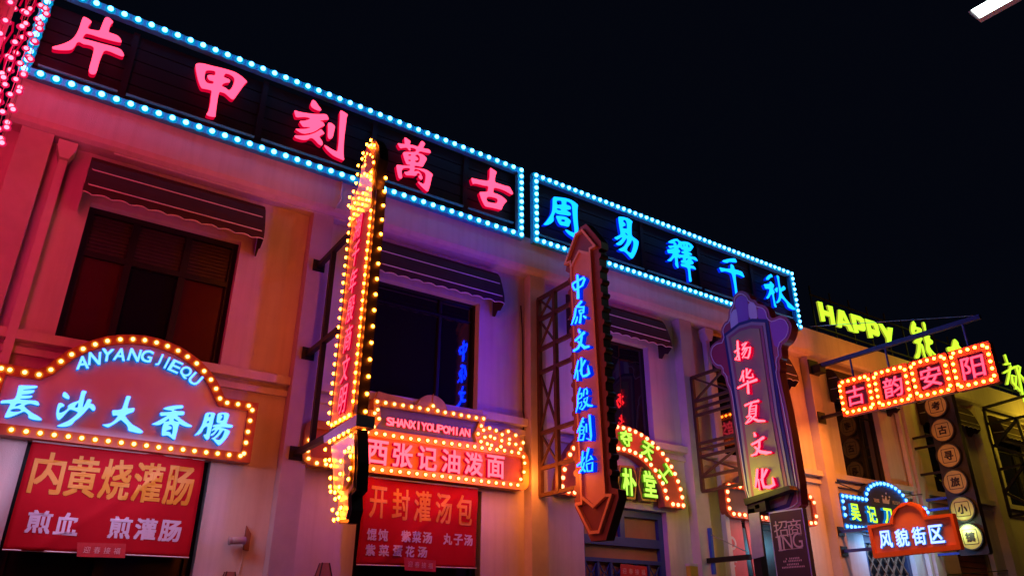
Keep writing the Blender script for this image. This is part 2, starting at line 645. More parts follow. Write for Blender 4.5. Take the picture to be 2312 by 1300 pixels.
def bulbs(parent, kind, places, cap=100, name='bulb'):
    """places: (plane, u, v, w). Past cap, the farthest ones go into one object."""
    o0 = parent_world(parent)
    items = [(pl.w(u, v, w), pl) for pl, u, v, w in places]
    items.sort(key=lambda it: (it[0] - CAM).length)
    me = BM[kind]
    for p, pl in items[:cap]:
        o = bpy.data.objects.new(name, me)
        COL.objects.link(o)
        o.parent = parent
        o.location = p - o0
        o.rotation_euler = pl.rot().to_euler()
    rest = items[cap:]
    if rest:
        bm = bmesh.new()
        for p, pl in rest:
            t = bmesh.new()
            t.from_mesh(me)
            t.transform(Matrix.Translation(p - o0) @ pl.rot().to_4x4())
            tmp = bpy.data.meshes.new('t')
            t.to_mesh(tmp)
            t.free()
            bm.from_mesh(tmp)
            bpy.data.meshes.remove(tmp)
        m2 = bpy.data.meshes.new('farther_bulbs')
        bm.to_mesh(m2)
        bm.free()
        for m in me.materials:
            m2.materials.append(m)
        o = bpy.data.objects.new('farther_bulbs', m2)
        COL.objects.link(o)
        o.parent = parent
        o['kind'] = 'stuff'


def zpx(org, s, pts):
    return [(org[0] + x / s, org[1] + y / s) for x, y in pts]


# ================================================================ SETTING
mb = MB()
mb.quad([(-400, -400, 0), (400, -400, 0), (400, 400, 0), (-400, 400, 0)], M['ground'])
g = mb.obj('ground')
g['kind'] = 'structure'

PIL = [(-0.80, -0.46), (2.82, 3.12), (6.60, 6.90), (10.08, 10.40), (13.95, 14.27), (17.40, 17.72), (20.90, 21.24), (24.4, 24.74), (28.0, 28.34), (31.6, 31.94)]
WIN = [(0.10, 1.94), (3.90, 5.74), (7.60, 9.40), (11.20, 13.0), (14.97, 16.62), (18.50, 20.2), (22.05, 23.75), (25.7, 27.4), (29.3, 31.0)]
DOOR = [(0.12, 2.03), (3.95, 5.85), (7.73, 9.54), (11.40, 13.2), (15.15, 16.92), (18.75, 20.4), (22.25, 23.9), (25.8, 27.5), (29.4, 31.1)]
WZ, DZ = (4.62, 6.41), 3.45
X_L, X_R = -0.98, 40.0

bld = thing('shop_building', 'long two-storey plastered row of shops with pilasters and dark windows', 'building', (X_L, 0, 0))
mb = MB()
xs = sorted({X_L, X_R} | {x for w in WIN + DOOR for x in w})
zs = [0, DZ, WZ[0], WZ[1], 7.3]


def is_open(x, z):
    return any(a < x < b and WZ[0] < z < WZ[1] for a, b in WIN) or any(a < x < b and z < DZ for a, b in DOOR)


for i in range(len(xs) - 1):
    for j in range(len(zs) - 1):
        if not is_open((xs[i] + xs[i + 1]) / 2, (zs[j] + zs[j + 1]) / 2):
            mb.quad([(xs[i], 0, zs[j]), (xs[i + 1], 0, zs[j]), (xs[i + 1], 0, zs[j + 1]), (xs[i], 0, zs[j + 1])], M['plaster'])
RV = 0.20
for (a, b), (z0, z1) in [(w, WZ) for w in WIN] + [(d, (0, DZ)) for d in DOOR]:
    mb.quad([(a, 0, z0), (a, 0, z1), (a, RV, z1), (a, RV, z0)], M['plaster'])
    mb.quad([(b, 0, z0), (b, RV, z0), (b, RV, z1), (b, 0, z1)], M['plaster'])
    mb.quad([(a, 0, z1), (b, 0, z1), (b, RV, z1), (a, RV, z1)], M['plaster'])
    mb.quad([(a, 0, z0), (a, RV, z0), (b, RV, z0), (b, 0, z0)], M['plaster'])
# side and back walls
mb.quad([(X_L, 0, 0), (X_L, 0, 7.3), (X_L, 9, 7.3), (X_L, 9, 0)], M['plaster'])
mb.quad([(X_R, 0, 0), (X_R, 9, 0), (X_R, 9, 7.3), (X_R, 0, 7.3)], M['plaster'])
mb.quad([(X_L, 9, 0), (X_L, 9, 7.3), (X_R, 9, 7.3), (X_R, 9, 0)], M['plaster'])
mb.obj('wall', bld)
# parapet with a small cove under the fascia
mb = MB()
prof = [(0.0, 7.08), (-0.20, 7.08), (-0.27, 7.11), (-0.30, 7.17), (-0.30, 7.70), (-0.25, 7.73), (0.05, 7.73), (0.05, 7.42)]
for k in range(len(prof) - 1):
    (y0, z0), (y1, z1) = prof[k], prof[k + 1]
    mb.quad([(X_L, y0, z0), (X_R, y0, z0), (X_R, y1, z1), (X_L, y1, z1)], M['plaster'])
mb.quad([(X_L, y, z) for y, z in prof][::-1], M['plaster'])
mb.quad([(X_R, y, z) for y, z in prof], M['plaster'])
mb.obj('parapet', bld)
mb = MB()
mb.quad([(X_L, 0.05, 7.42), (X_R, 0.05, 7.42), (X_R, 9, 7.42), (X_L, 9, 7.42)], M['roof'])
mb.obj('roof', bld)
for a, b in PIL:
    mb = MB()
    mb.box((a, -0.20, 0), (b, -0.002, 7.075), M['pilaster'])
    mb.obj('pilaster', bld)
for i in range(9):
    x0, x1 = PIL[i][1] + 0.003, PIL[i + 1][0] - 0.003
    mb = MB()
    mb.box((x0, -0.13, 4.50), (x1, -0.002, 4.61), M['plaster'])
    mb.box((x0, -0.06, 4.36), (x1, -0.002, 4.44), M['plaster'])
    mb.obj('string_course', bld)
for i, (a, b) in enumerate(WIN):
    z0, z1 = WZ
    y = RV - 0.07
    fr = MB()
    t = 0.075 if i == 0 else 0.045
    zt = z1 - 0.62 if i == 0 else z1 - 0.30
    wm = (b - a)
    xs_ = [a, a + wm * 0.31, a + wm * 0.66, b]
    fr.box((a, y, z0), (a + t, RV, z1), M['frame'])
    fr.box((b - t, y, z0), (b, RV, z1), M['frame'])
    fr.box((a + t, y, z1 - t), (b - t, RV, z1), M['frame'])
    fr.box((a + t, y, z0), (b - t, RV, z0 + t), M['frame'])
    fr.box((a + t, y + 0.004 + (0.0 if i == 0 else 0.02), zt - (0.035 if i == 0 else 0.012)), (b - t, RV, zt + (0.035 if i == 0 else 0.012)), M['frame'])
    for x in (xs_[1:3] if i == 0 else xs_[2:3]):
        hw = 0.04 if i == 0 else 0.022
        fr.box((x - hw, y + 0.008, z0 + t), (x + hw, RV, zt - 0.035), M['frame'])
        fr.box((x - hw, y + 0.008, zt + 0.035), (x + hw, RV, z1 - t), M['frame'])
    f = fr.obj('window', bld)
    for c in range(3):
        for row in range(2):
            pn = MB()
            x0, x1 = xs_[c], xs_[c + 1]
            zz = (z0, zt) if row == 0 else (zt, z1)
            m = M['glass']
            if i == 0:
                m = M['blind'] if row == 1 else (M['red_pane'] if c != 1 else M['glass'])
            tilt = random.uniform(-0.004, 0.004) if i != 2 else -0.07 * (x1 - x0)
            pn.quad([(x0, RV - 0.02, zz[0]), (x1, RV - 0.02 + tilt, zz[0]), (x1, RV - 0.02 + tilt, zz[1]), (x0, RV - 0.02, zz[1])], m)
            if m is M['blind']:
                for k in range(11):
                    h = zz[0] + 0.05 + k * 0.05
                    pn.box((x0, RV - 0.035, h), (x1, RV - 0.026, h + 0.03), m)
            pn.obj('pane', f)


def plain_door(a, b, name='door'):
    d = MB()
    y = RV - 0.06
    d.box((a, y, 0), (a + 0.09, RV, DZ), M['frame'])
    d.box((b - 0.09, y, 0), (b, RV, DZ), M['frame'])
    d.box((a + 0.09, y, DZ - 0.09), (b - 0.09, RV, DZ), M['frame'])
    d.box((a + 0.09, y, 2.45), (b - 0.09, RV, 2.53), M['frame'])
    d.box(((a + b) / 2 - 0.05, y + 0.004, 0), ((a + b) / 2 + 0.05, RV, 2.45), M['frame'])
    o = d.obj(name, bld)
    p = MB()
    p.quad([(a, RV - 0.01, 0), (b, RV - 0.01, 0), (b, RV - 0.01, DZ), (a, RV - 0.01, DZ)], M['void'])
    p.obj('pane', o)
    return o


for i in (0, 1, 3, 6, 7, 8):
    plain_door(*DOOR[i])

# third bay: blue framed door with transoms and a lattice of octagons
a, b = DOOR[2]
d = MB()
y = RV - 0.09
BF = M['blueframe']
d.box((a, y, 0), (a + 0.10, RV, DZ), BF)
d.box((b - 0.10, y, 0), (b, RV, DZ), BF)
for z0, z1 in ((DZ - 0.12, DZ), (2.86, 3.0), (2.60, 2.66), (2.14, 2.19)):
    d.box((a + 0.10, y, z0), (b - 0.10, RV, z1), BF)
d.box(((a + b) / 2 - 0.05, y + 0.003, 3.0), ((a + b) / 2 + 0.05, RV, DZ - 0.12), BF)
n = 6
for k in range(n + 1):
    x = a + 0.10 + (b - a - 0.2) * k / n
    d.box((max(a + .1, x - 0.02), y + 0.006, 2.19), (min(b - .1, x + 0.02), RV, 2.60), BF)
for k in range(n):
    x0 = a + 0.10 + (b - a - 0.2) * k / n + 0.02
    x1 = a + 0.10 + (b - a - 0.2) * (k + 1) / n - 0.02
    cx, cz = (x0 + x1) / 2, 2.395
    yy = y + 0.03
    ring = [Vector((cx + 0.042 * math.cos(t), yy, cz + 0.055 * math.sin(t))) for t in [math.pi / 8 + q * math.pi / 4 for q in range(9)]]
    d.tube(ring, 0.011, BF, 5)
    for px_, pz in ((x0, 2.2), (x1, 2.2), (x0, 2.59), (x1, 2.59)):
        vx = Vector((px_ - cx, 0, pz - cz)).normalized()
        d.tube([(cx + vx.x * 0.045, yy, cz + vx.z * 0.05), (px_, yy, pz)], 0.011, BF, 5)
d.box(((a + b) / 2 - 0.04, y + 0.003, 0), ((a + b) / 2 + 0.04, RV, 2.14), BF)
o = d.obj('door', bld)
o['label'] = 'blue framed door with lattice transom'
for k in range(2):
    p = MB()
    x0, x1 = (a, (a + b) / 2) if k == 0 else ((a + b) / 2, b)
    p.quad([(x0, RV - 0.015, 0), (x1, RV - 0.015, 0), (x1, RV - 0.015, DZ), (x0, RV - 0.015, DZ)], M['tan_pane'])
    p.obj('pane', o)

# fifth bay: dark door with a brown diamond lattice
a, b = DOOR[4]
d = MB()
d.box((a, y, 0), (a + 0.22, RV, DZ), M['navy_board'])
d.box((b - 0.12, y, 0), (b, RV, DZ), M['navy_board'])
d.box((a + 0.22, y, DZ - 0.14), (b - 0.12, RV, DZ), M['navy_board'])
o = d.obj('door', bld)
o['label'] = 'dark door with brown diamond lattice'
p = MB()
p.quad([(a, RV - 0.01, 0), (b, RV - 0.01, 0), (b, RV - 0.01, DZ), (a, RV - 0.01, DZ)], M['void'])
p.obj('pane', o)
p = MB()
xa, xb = a + 0.24, b - 0.14
step = (xb - xa) / 5
for row in range(9):
    zc = 3.1 - row * 0.36
    for k in range(5):
        xc = xa + step * (k + 0.5)
        yy = RV - 0.06
        c = [(xc - step / 2, zc), (xc, zc + 0.18), (xc + step / 2, zc), (xc, zc - 0.18)]
        for q in range(4):
            e, f_ = c[q], c[(q + 1) % 4]
            p.tube([(e[0], yy + 0.002 * q, e[1]), (f_[0], yy + 0.002 * q, f_[1])], 0.024, M['lattice'], 4)
p.obj('lattice', o)

# sixth bay: brown-red shutter
a, b = DOOR[5]
d = MB()
d.box((a, y, 0), (a + 0.08, RV, DZ), M['brass'])
d.box((b - 0.08, y, 0), (b, RV, DZ), M['brass'])
d.box((a + 0.08, y, DZ - 0.1), (b - 0.08, RV, DZ), M['brass'])
o = d.obj('door', bld)
o['label'] = 'red-brown roller shutter in an ochre frame'
p = MB()
for k in range(26):
    z = 0.02 + k * 0.13
    p.quad([(a, RV - 0.03, z), (b, RV - 0.03, z), (b, RV - 0.015, z + 0.12), (a, RV - 0.015, z + 0.12)], M['reddoor'])
p.quad([(a, RV - 0.008, 0), (b, RV - 0.008, 0), (b, RV - 0.008, DZ), (a, RV - 0.008, DZ)], M['void'])
p.obj('shutter', o)

# rainwater pipes with hoppers
for x, w in ((-0.30, 0.09), (10.90, 0.10), (17.30, 0.09)):
    p = MB()
    p.box((x - w / 2, -0.14, 0.0), (x + w / 2, -0.135 + w, 6.80), M['pvc'])
    p.prism(PL('F', -0.004), [[(x - w * 0.55, 6.80), (x + w * 0.55, 6.80), (x + w * 1.15, 6.95), (x + w * 1.15, 7.04), (x - w * 1.15, 7.04), (x - w * 1.15, 6.95)]], 0.0, 0.20, M['pvc'])
    p.obj('downpipe', bld)


# ---------------------------------------------------------------- awnings
def awning(x0, x1, label):
    t = thing('window_awning', label, 'awning', ((x0 + x1) / 2, 0, 6.2), 'scalloped awnings over the upper windows')
    prof = [(-0.004, 7.0), (-0.09, 6.98), (-0.17, 6.93), (-0.235, 6.84), (-0.29, 6.70), (-0.335, 6.57), (-0.365, 6.45)]
    mb = MB()
    m = M['awning']
    for k in range(len(prof) - 1):
        (y0, z0), (y1, z1) = prof[k], prof[k + 1]
        mb.quad([(x0, y1, z1), (x1, y1, z1), (x1, y0, z0), (x0, y0, z0)], m)
    for x in (x0, x1):
        side = [(x, yy, zz) for yy, zz in prof] + [(x, -0.365, 6.34), (x, -0.25, 6.25), (x, -0.17, 6.28), (x, -0.09, 6.20), (x, -0.004, 6.24)]
        mb.quad(side if x == x1 else side[::-1], m)
    # rafters inside
    mb.tube([(x0 + 0.02, -0.34, 6.45), (x1 - 0.02, -0.34, 6.45)], 0.012, M['frame'], 6)
    cn = mb.obj('canopy', t)
    v = MB()
    hem = []
    n = 84
    for k in range(n + 1):
        x = x0 + (x1 - x0) * k / n
        ph = (x - x0) / 0.21
        hem.append((x, -0.366 - 0.006 * math.sin(ph * 2 * math.pi), 6.345 - 0.028 * (1 - abs(math.cos(ph * math.pi))) + 0.0))
    for k in range(n):
        e, f_ = hem[k], hem[k + 1]
        v.quad([e, f_, (f_[0], -0.365, 6.45), (e[0], -0.365, 6.45)], m)
    v.obj('valance', t)
    s = MB()
    s.tube([(p[0], p[1] - 0.004, p[2]) for p in hem], 0.008, M['piping'], 5)
    s.obj('piping', t)
    for yy, zz in ((-0.292, 6.70), (-0.37, 6.45)):
        s = MB()
        s.tube([(x0, -0.05, zz + 0.06), (x0 - 0.004, yy * 0.85, zz + 0.045), (x0 + 0.05, yy, zz), (x1 - 0.05, yy, zz), (x1 + 0.004, yy * 0.85, zz + 0.01)], 0.009, M['piping'], 5)
        s.obj('piping', t)
    return t


awning(-0.02, 2.14, 'dark scalloped awning over the leftmost upper window')
awning(3.80, 5.98, 'dark scalloped awning right of the amber bulb sign with the pointed top')
awning(7.50, 9.66, 'dark scalloped awning between the arrow sign and the petal-topped sign')
awning(11.1, 13.3, 'dark scalloped awning just right of the petal-topped sign')
awning(14.85, 17.0, 'dark scalloped awning half hidden under the four hanging square letter boxes')
awning(18.4, 20.6, 'dark scalloped awning right of the column of round discs')
awning(21.95, 24.1, 'dark scalloped awning behind the black truss at the right edge')


# ================================================================ SIGNS ALONG THE PARAPET
def on_line(a, b, u):
    return a[1] + (b[1] - a[1]) * (u - a[0]) / (b[0] - a[0])


def fascia(label, tl, tr, bl, br, uL, uR, spacing, posts, cols, name='fascia_sign'):
    pl = PL('F', -0.40)
    a, b, c, d = pl.uv(*tl), pl.uv(*tr), pl.uv(*bl), pl.uv(*br)
    TL, TR = (uL, on_line(a, b, uL)), (uR, on_line(a, b, uR))
    BL, BR = (uL, on_line(c, d, uL)), (uR, on_line(c, d, uR))
    t = thing(name, label, 'sign', pl.w((uL + uR) / 2, (BL[1] + BR[1]) / 2, -0.1))
    q = [BL, BR, TR, TL]
    fr = MB()
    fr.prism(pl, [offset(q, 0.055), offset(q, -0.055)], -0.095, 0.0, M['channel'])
    # thin cross rail above the lower channel
    for k in range(len(posts) + 1):
        e = ([uL + 0.06] + posts)[k] + 0.05
        f_ = (posts + [uR - 0.06])[k] - 0.05
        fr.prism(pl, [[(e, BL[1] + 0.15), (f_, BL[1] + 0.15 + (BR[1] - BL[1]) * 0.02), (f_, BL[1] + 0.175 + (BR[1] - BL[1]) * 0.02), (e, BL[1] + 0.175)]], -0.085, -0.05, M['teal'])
    fr.obj('frame', t)
    sl = MB()
    y0 = min(BL[1], BR[1]) + 0.06
    y1 = min(TL[1], TR[1]) - 0.03
    n = 6
    for k in range(n):
        z0 = y0 + (y1 - y0) * k / n
        z1 = y0 + (y1 - y0) * (k + 1) / n - 0.018
        sl.prism(pl, [[(uL + 0.03, z0), (uR - 0.03, z0), (uR - 0.03, z1), (uL + 0.03, z1)]], -0.16, -0.135, M['slat'])
    sl.prism(pl, [[(uL + 0.03, y0), (uR - 0.03, y0), (uR - 0.03, y1), (uL + 0.03, y1)]], -0.19, -0.165, M['slat'])
    sl.obj('slat_panel', t)
    for u in posts:
        p = MB()
        p.prism(pl, [[(u - 0.04, y0 - 0.02), (u + 0.04, y0 - 0.02), (u + 0.04, y1), (u - 0.04, y1)]], -0.132, -0.098, M['slat'])
        p.obj('post', t)
    B = []
    nt_ = round((TR[0] - TL[0]) / spacing) + 1
    B += [(pl, u, v, 0.0) for u, v in lerp(TL, TR, nt_)]
    B += [(pl, u, v, 0.0) for u, v in lerp(BL, BR, nt_)]
    B += [(pl, u, v, 0.0) for u, v in lerp(BL, TL, cols)[1:-1]]
    B += [(pl, u, v, 0.0) for u, v in lerp(BR, TR, cols)[1:-1]]
    bulbs(t, 'cyan', B)
    return t


PF = PL('F', -0.40)
s1 = fascia('long roof sign of five glowing pink characters framed with cyan bulbs',
            (201.5, 3.7), (1175, 385), (82.5, 166), (1177, 531), PF.uv(70, 113)[0], PF.uv(1176, 458)[0], 0.166,
            [PF.uv(305, 100)[0], PF.uv(600, 220)[0], PF.uv(850, 320)[0], PF.uv(1058, 400)[0]], 11)
s2 = fascia('roof sign of five glowing blue characters framed with cyan bulbs',
            (1208, 396.5), (1784.8, 617.9), (1212, 542), (1807.9, 739), PF.uv(1210, 470)[0], PF.uv(1796, 678)[0], 0.146,
            [PF.uv(1310, 500)[0], PF.uv(1460, 560)[0], PF.uv(1590, 612)[0], PF.uv(1712, 655)[0]], 11)

PG = PL('F', -0.43)
red = (M['red_n'], M['red_s'], -0.075, 0.075)
traced(s1, PG, (110, 20), 7.647, [[[(595,140),(640,150),(700,185),(742,222),(730,250),(690,290),(672,330),(690,350),(770,370),(880,385),(905,320),(940,230),(975,155),(1020,145),(1075,185),(1120,235),(1075,270),(1050,330),(1030,410),(1100,430),(1190,465),(1235,510),(1262,580),(1230,585),(1130,565),(1000,530),(870,495),(740,450),(650,430),(615,455),(580,515),(640,530),(760,560),(900,600),(1060,640),(1180,675),(1240,700),(1280,750),(1305,815),(1270,830),(1180,795),(1080,750),(1000,722),(950,735),(920,800),(880,900),(850,1010),(830,1090),(795,1140),(720,1130),(690,1085),(705,1000),(740,880),(770,760),(785,680),(745,645),(680,625),(600,615),(550,585),(520,572),(480,595),(450,660),(400,710),(320,720),(200,718),(90,705),(55,680),(70,655),(160,635),(260,605),(370,555),(440,495),(490,420),(530,330),(560,230)]]], *red)
traced(s1, PG, (430, 130), 8.667, [[[(150,112),(260,120),(420,165),(600,205),(780,255),(900,300),(1010,375),(1120,480),(1070,510),(1020,580),(950,680),(880,780),(845,822),(800,815),(740,760),(680,705),(610,680),(570,675),(550,720),(535,800),(520,900),(505,1000),(495,1090),(492,1165),(430,1165),(350,1145),(305,1115),(350,1060),(370,980),(390,880),(400,770),(418,650),(370,635),(290,618),(225,610),(190,560),(150,450),(120,320),(100,210),(100,135)],
    [(300,260),(380,252),(480,268),(490,310),(478,355),(400,340),(325,350),(340,410),(370,450),(450,465),(455,500),(430,520),(330,505),(290,460),(272,400),(285,320)],
    [(690,315),(760,330),(840,380),(865,430),(850,510),(810,600),(760,650),(720,625),(690,595),(610,565),(630,520),(700,495),(765,495),(780,450),(755,425),(645,385),(665,340)]]], *red)
traced(s1, PG, (650, 220), 8.667, [[[(500,50),(545,80),(590,150),(640,215),(655,245),(640,268),(570,255),(490,215),(445,165),(455,100),(475,60)]],
    [[(120,250),(230,285),(400,315),(560,330),(750,328),(780,370),(805,440),(700,445),(620,462),(680,480),(705,510),(722,555),(640,590),(560,650),(470,690),(380,705),(330,715),(260,700),(190,660),(140,615),(230,622),(340,620),(450,590),(400,580),(300,580),(265,540),(220,465),(330,458),(400,440),(440,412),(380,390),(300,385),(160,395),(140,340)]],
    [[(125,740),(250,752),(400,740),(520,700),(600,655),(650,620),(690,665),(720,712),(660,735),(615,765),(630,800),(680,870),(685,920),(655,950),(600,915),(540,850),(490,800),(430,795),(390,830),(300,838),(210,815),(140,790)]],
    [[(780,495),(850,500),(910,550),(925,580),(905,660),(885,760),(860,805),(800,820),(778,760),(785,640)]],
    [[(1020,250),(1090,280),(1180,340),(1150,390),(1140,500),(1120,650),(1100,820),(1090,1000),(1090,1140),(1105,1240),(1020,1205),(900,1150),(790,1060),(725,980),(705,930),(760,950),(850,1010),(940,1055),(970,1060),(985,960),(1000,800),(1005,600),(1015,420)]]], *red)
traced(s1, PG, (880, 300), 9.283, [[[(320,95),(380,130),(440,180),(425,215),(420,250),(500,260),(590,295),(620,260),(640,200),(670,170),(710,190),(745,230),(720,275),(690,320),(760,335),(835,350),(862,410),(850,430),(760,415),(640,385),(610,400),(595,425),(680,450),(740,490),(780,540),(760,590),(720,660),(690,715),(640,705),(560,690),(515,690),(520,715),(515,735),(640,745),(760,770),(850,825),(908,880),(880,930),(865,1010),(845,1100),(820,1180),(800,1235),(760,1215),(690,1150),(620,1080),(580,1015),(640,1040),(700,1075),(735,1050),(750,960),(755,880),(730,830),(640,785),(570,760),(520,755),(510,815),(560,800),(610,805),(650,850),(685,920),(688,960),(665,985),(630,970),(595,915),(640,885),(610,840),(575,850),(550,905),(470,895),(400,890),(345,890),(320,860),(300,820),(370,815),(425,790),(425,740),(360,735),(290,740),(250,780),(250,860),(265,940),(230,965),(190,950),(170,880),(150,780),(135,665),(240,680),(350,690),(430,690),(425,670),(355,665),(320,590),(290,500),(270,405),(400,400),(540,405),(560,350),(500,320),(430,310),(435,345),(440,375),(400,370),(380,330),(345,310),(280,315),(220,330),(190,280),(160,215),(240,230),(320,240),(310,180),(305,110)],
    [(380,465),(420,445),(455,460),(440,485),(400,485)], [(380,575),(410,558),(445,575),(435,598),(400,595)],
    [(535,465),(590,455),(630,500),(632,570),(605,625),(545,620),(520,585),(600,570),(595,530),(540,490)]]], *red)
traced(s1, PG, (1050, 370), 10.833, [[[(610,90),(680,130),(780,200),(750,270),(730,350),(730,450),(830,485),(960,530),(1090,560),(1130,630),(1180,720),(1150,755),(1090,725),(980,660),(850,610),(710,580),(695,640),(690,710),(780,735),(880,780),(960,840),(1030,910),(985,950),(940,1010),(915,1060),(890,1130),(800,1105),(650,1070),(500,1045),(460,990),(400,870),(340,690),(440,685),(550,685),(565,620),(570,545),(470,535),(340,500),(230,480),(195,500),(165,430),(145,340),(260,370),(400,400),(580,420),(600,330),(605,200)],
    [(530,820),(580,800),(680,815),(780,845),(800,890),(785,950),(750,968),(650,950),(560,935),(525,880)]]], *red)

blue = (M['blue_n'], M['blue_s'], -0.07, 0.07)
traced(s2, PG, (1210, 430), 10.833, [[[(410,150),(560,165),(720,185),(850,225),(940,275),(1035,355),(1020,420),(1015,560),(1020,700),(1030,840),(1040,950),(1010,1100),(960,1200),(905,1140),(820,1090),(740,1010),(710,950),(780,970),(860,1010),(940,1040),(945,980),(930,860),(910,700),(895,520),(880,350),(820,290),(745,265),(740,350),(830,375),(860,420),(850,465),(740,475),(770,500),(850,550),(855,600),(820,620),(700,600),(580,585),(510,565),(480,530),(440,600),(430,660),(440,740),(380,800),(290,845),(200,845),(185,825),(250,760),(330,650),(390,540),(408,400)],
    [(505,255),(560,245),(625,255),(635,345),(580,352),(515,350)], [(505,440),(560,435),(625,470),(600,490),(530,480)]],
    [[(490,620),(600,625),(720,640),(790,680),(858,745),(830,820),(800,895),(700,865),(600,850),(550,790),(500,670)], [(610,725),(650,705),(705,715),(715,755),(690,770),(630,760)]]], *blue)
traced(s2, PG, (1375, 480), 11.81, [[[(250,105),(380,115),(500,145),(580,195),(630,240),(605,310),(600,450),(605,600),(640,650),(720,700),(795,770),(780,870),(755,980),(710,1090),(660,1180),(620,1230),(575,1210),(510,1130),(450,1070),(400,1030),(320,1030),(245,980),(330,945),(400,900),(450,830),(480,760),(480,690),(460,690),(420,750),(370,820),(310,870),(240,870),(175,835),(240,795),(300,745),(350,690),(355,660),(310,665),(270,700),(210,730),(130,670),(210,635),(300,590),(310,540),(290,450),(265,300),(250,180)],
    [(370,230),(400,190),(440,205),(470,260),(480,360),(480,435),(380,420),(355,390),(400,360),(440,350),(440,300),(410,270)],
    [(430,530),(470,555),(505,605),(470,600),(440,570)], [(610,725),(650,770),(655,860),(630,960),(600,1050),(580,1075),(520,1050),(475,1005),(490,930),(550,860),(590,790)]]], *blue)
traced(s2, PG, (1495, 530), 11.82, [[[(310,115),(400,105),(440,140),(490,180),(600,180),(700,200),(780,250),(845,320),(800,380),(750,450),(700,435),(700,455),(760,480),(800,520),(780,545),(700,540),(760,570),(890,595),(930,650),(960,705),(900,690),(820,655),(770,660),(820,710),(840,745),(825,785),(750,790),(750,810),(850,835),(890,890),(905,935),(840,910),(760,890),(750,930),(760,1020),(770,1120),(795,1250),(720,1250),(710,1150),(700,1020),(680,890),(610,855),(510,840),(495,770),(560,775),(635,770),(600,760),(510,750),(500,685),(555,680),(555,610),(490,605),(460,630),(410,590),(420,700),(440,890),(400,880),(345,800),(350,700),(335,600),(290,640),(240,705),(190,705),(130,680),(200,640),(260,570),(290,500),(220,490),(155,490),(130,390),(220,385),(300,360),(330,345),(290,340),(220,375),(180,330),(155,290),(240,290),(310,285),(305,230),(220,225),(160,205),(170,180),(230,145)],
    [(330,180),(370,160),(420,180),(440,220),(420,260),(390,290),(380,240),(355,205)], [(540,250),(555,280),(560,325),(545,310),(535,270)],
    [(615,250),(628,270),(620,305),(608,290)], [(695,260),(725,280),(732,330),(715,345),(695,310)],
    [(420,365),(470,335),(500,360),(520,390),(585,410),(575,435),(520,440),(510,480),(600,520),(570,535),(460,530),(420,490),(470,475),(485,440),(460,400)],
    [(640,640),(670,625),(690,640),(660,680),(630,675)]]], *blue)
traced(s2, PG, (1610, 570), 13.0, [[[(265,245),(330,215),(480,180),(650,170),(680,230),(705,295),(600,285),(470,270),(430,305),(360,300),(285,275)]],
    [[(515,340),(560,350),(610,395),(625,490),(720,515),(850,560),(890,640),(920,715),(900,730),(800,670),(660,625),(665,750),(680,900),(700,1050),(715,1200),(690,1270),(655,1250),(640,1100),(610,900),(580,740),(545,610),(440,570),(350,545),(240,570),(210,510),(175,430),(280,455),(400,475),(515,475),(508,400)]]], *blue)
traced(s2, PG, (1710, 610), 13.0, [[[(395,105),(430,135),(455,200),(400,210),(360,230),(340,280),(250,280),(260,220),(310,160)]],
    [[(365,325),(410,340),(440,385),(480,410),(492,460),(480,500),(455,530),(480,590),(520,650),(485,680),(490,780),(515,900),(540,1000),(570,1080),(540,1090),(495,1060),(480,960),(455,820),(430,700),(390,720),(350,790),(310,840),(250,810),(300,750),(340,660),(360,570),(330,540),(235,545),(210,480),(180,410),(270,405),(360,400)]],
    [[(560,505),(600,500),(600,600),(575,660),(530,610),(495,560)]],
    [[(555,145),(600,155),(640,190),(640,280),(660,420),(690,540),(720,500),(770,455),(810,490),(835,550),(790,585),(710,620),(705,660),(740,720),(820,830),(920,940),(1030,1040),(1140,1150),(1060,1165),(970,1130),(890,1080),(860,970),(810,900),(700,800),(680,880),(640,930),(590,965),(540,950),(600,880),(630,790),(640,660),(620,480),(595,300)]]], *blue)

# yellow roof letters further along
PY = PL('F', -0.30)
rs = thing('roof_sign', 'lemon yellow glowing letters standing on the parapet beyond the blue sign', 'sign', PY.w(18.5, 7.74, -0.2))
mb = MB()
for k in range(14):
    u = 14.7 + k * 0.75
    mb.tube([PY.w(u, 7.73, -0.24), PY.w(u, 9.0, -0.24)], 0.02, M['dark'], 4)
for v in (7.95, 8.75):
    mb.tube([PY.w(14.6, v, -0.20), PY.w(24.9, v, -0.20)], 0.02, M['dark'], 4)
mb.obj('frame', rs)
yel = (M['yel_n'], M['yel_s'], -0.045, 0.045)
traced(rs, PY, (1840, 660), 10.83, [[[(65,215),(180,245),(215,430),(350,480),(305,310),(430,345),(505,785),(405,785),(375,590),(230,545),(258,700),(165,700)]]], *yel, sm=0)
traced(rs, PY, (1840, 660), 10.83, [[[(580,415),(710,455),(955,965),(840,930),(790,820),(670,785),(655,860),(550,830)], [(690,590),(755,715),(680,690)]]], *yel, sm=0)
traced(rs, PY, (1840, 660), 10.83, [[[(870,515),(1120,590),(1190,650),(1240,880),(1225,940),(1180,940),(1050,900),(1075,985),(970,980)], [(1000,650),(1090,690),(1130,800),(1030,790)]]], *yel, sm=0)
traced(rs, PY, (1840, 660), 10.83, [[[(1225,640),(1470,715),(1530,780),(1590,1000),(1570,1070),(1520,1060),(1400,1010),(1430,1105),(1325,1105)], [(1355,785),(1440,810),(1480,920),(1385,890)]]], *yel, sm=0)
traced(rs, PY, (1840, 660), 10.83, [[[(1550,760),(1650,770),(1775,950),(1780,850),(1905,870),(1865,1215),(1770,1225),(1755,1110)]]], *yel, sm=0)
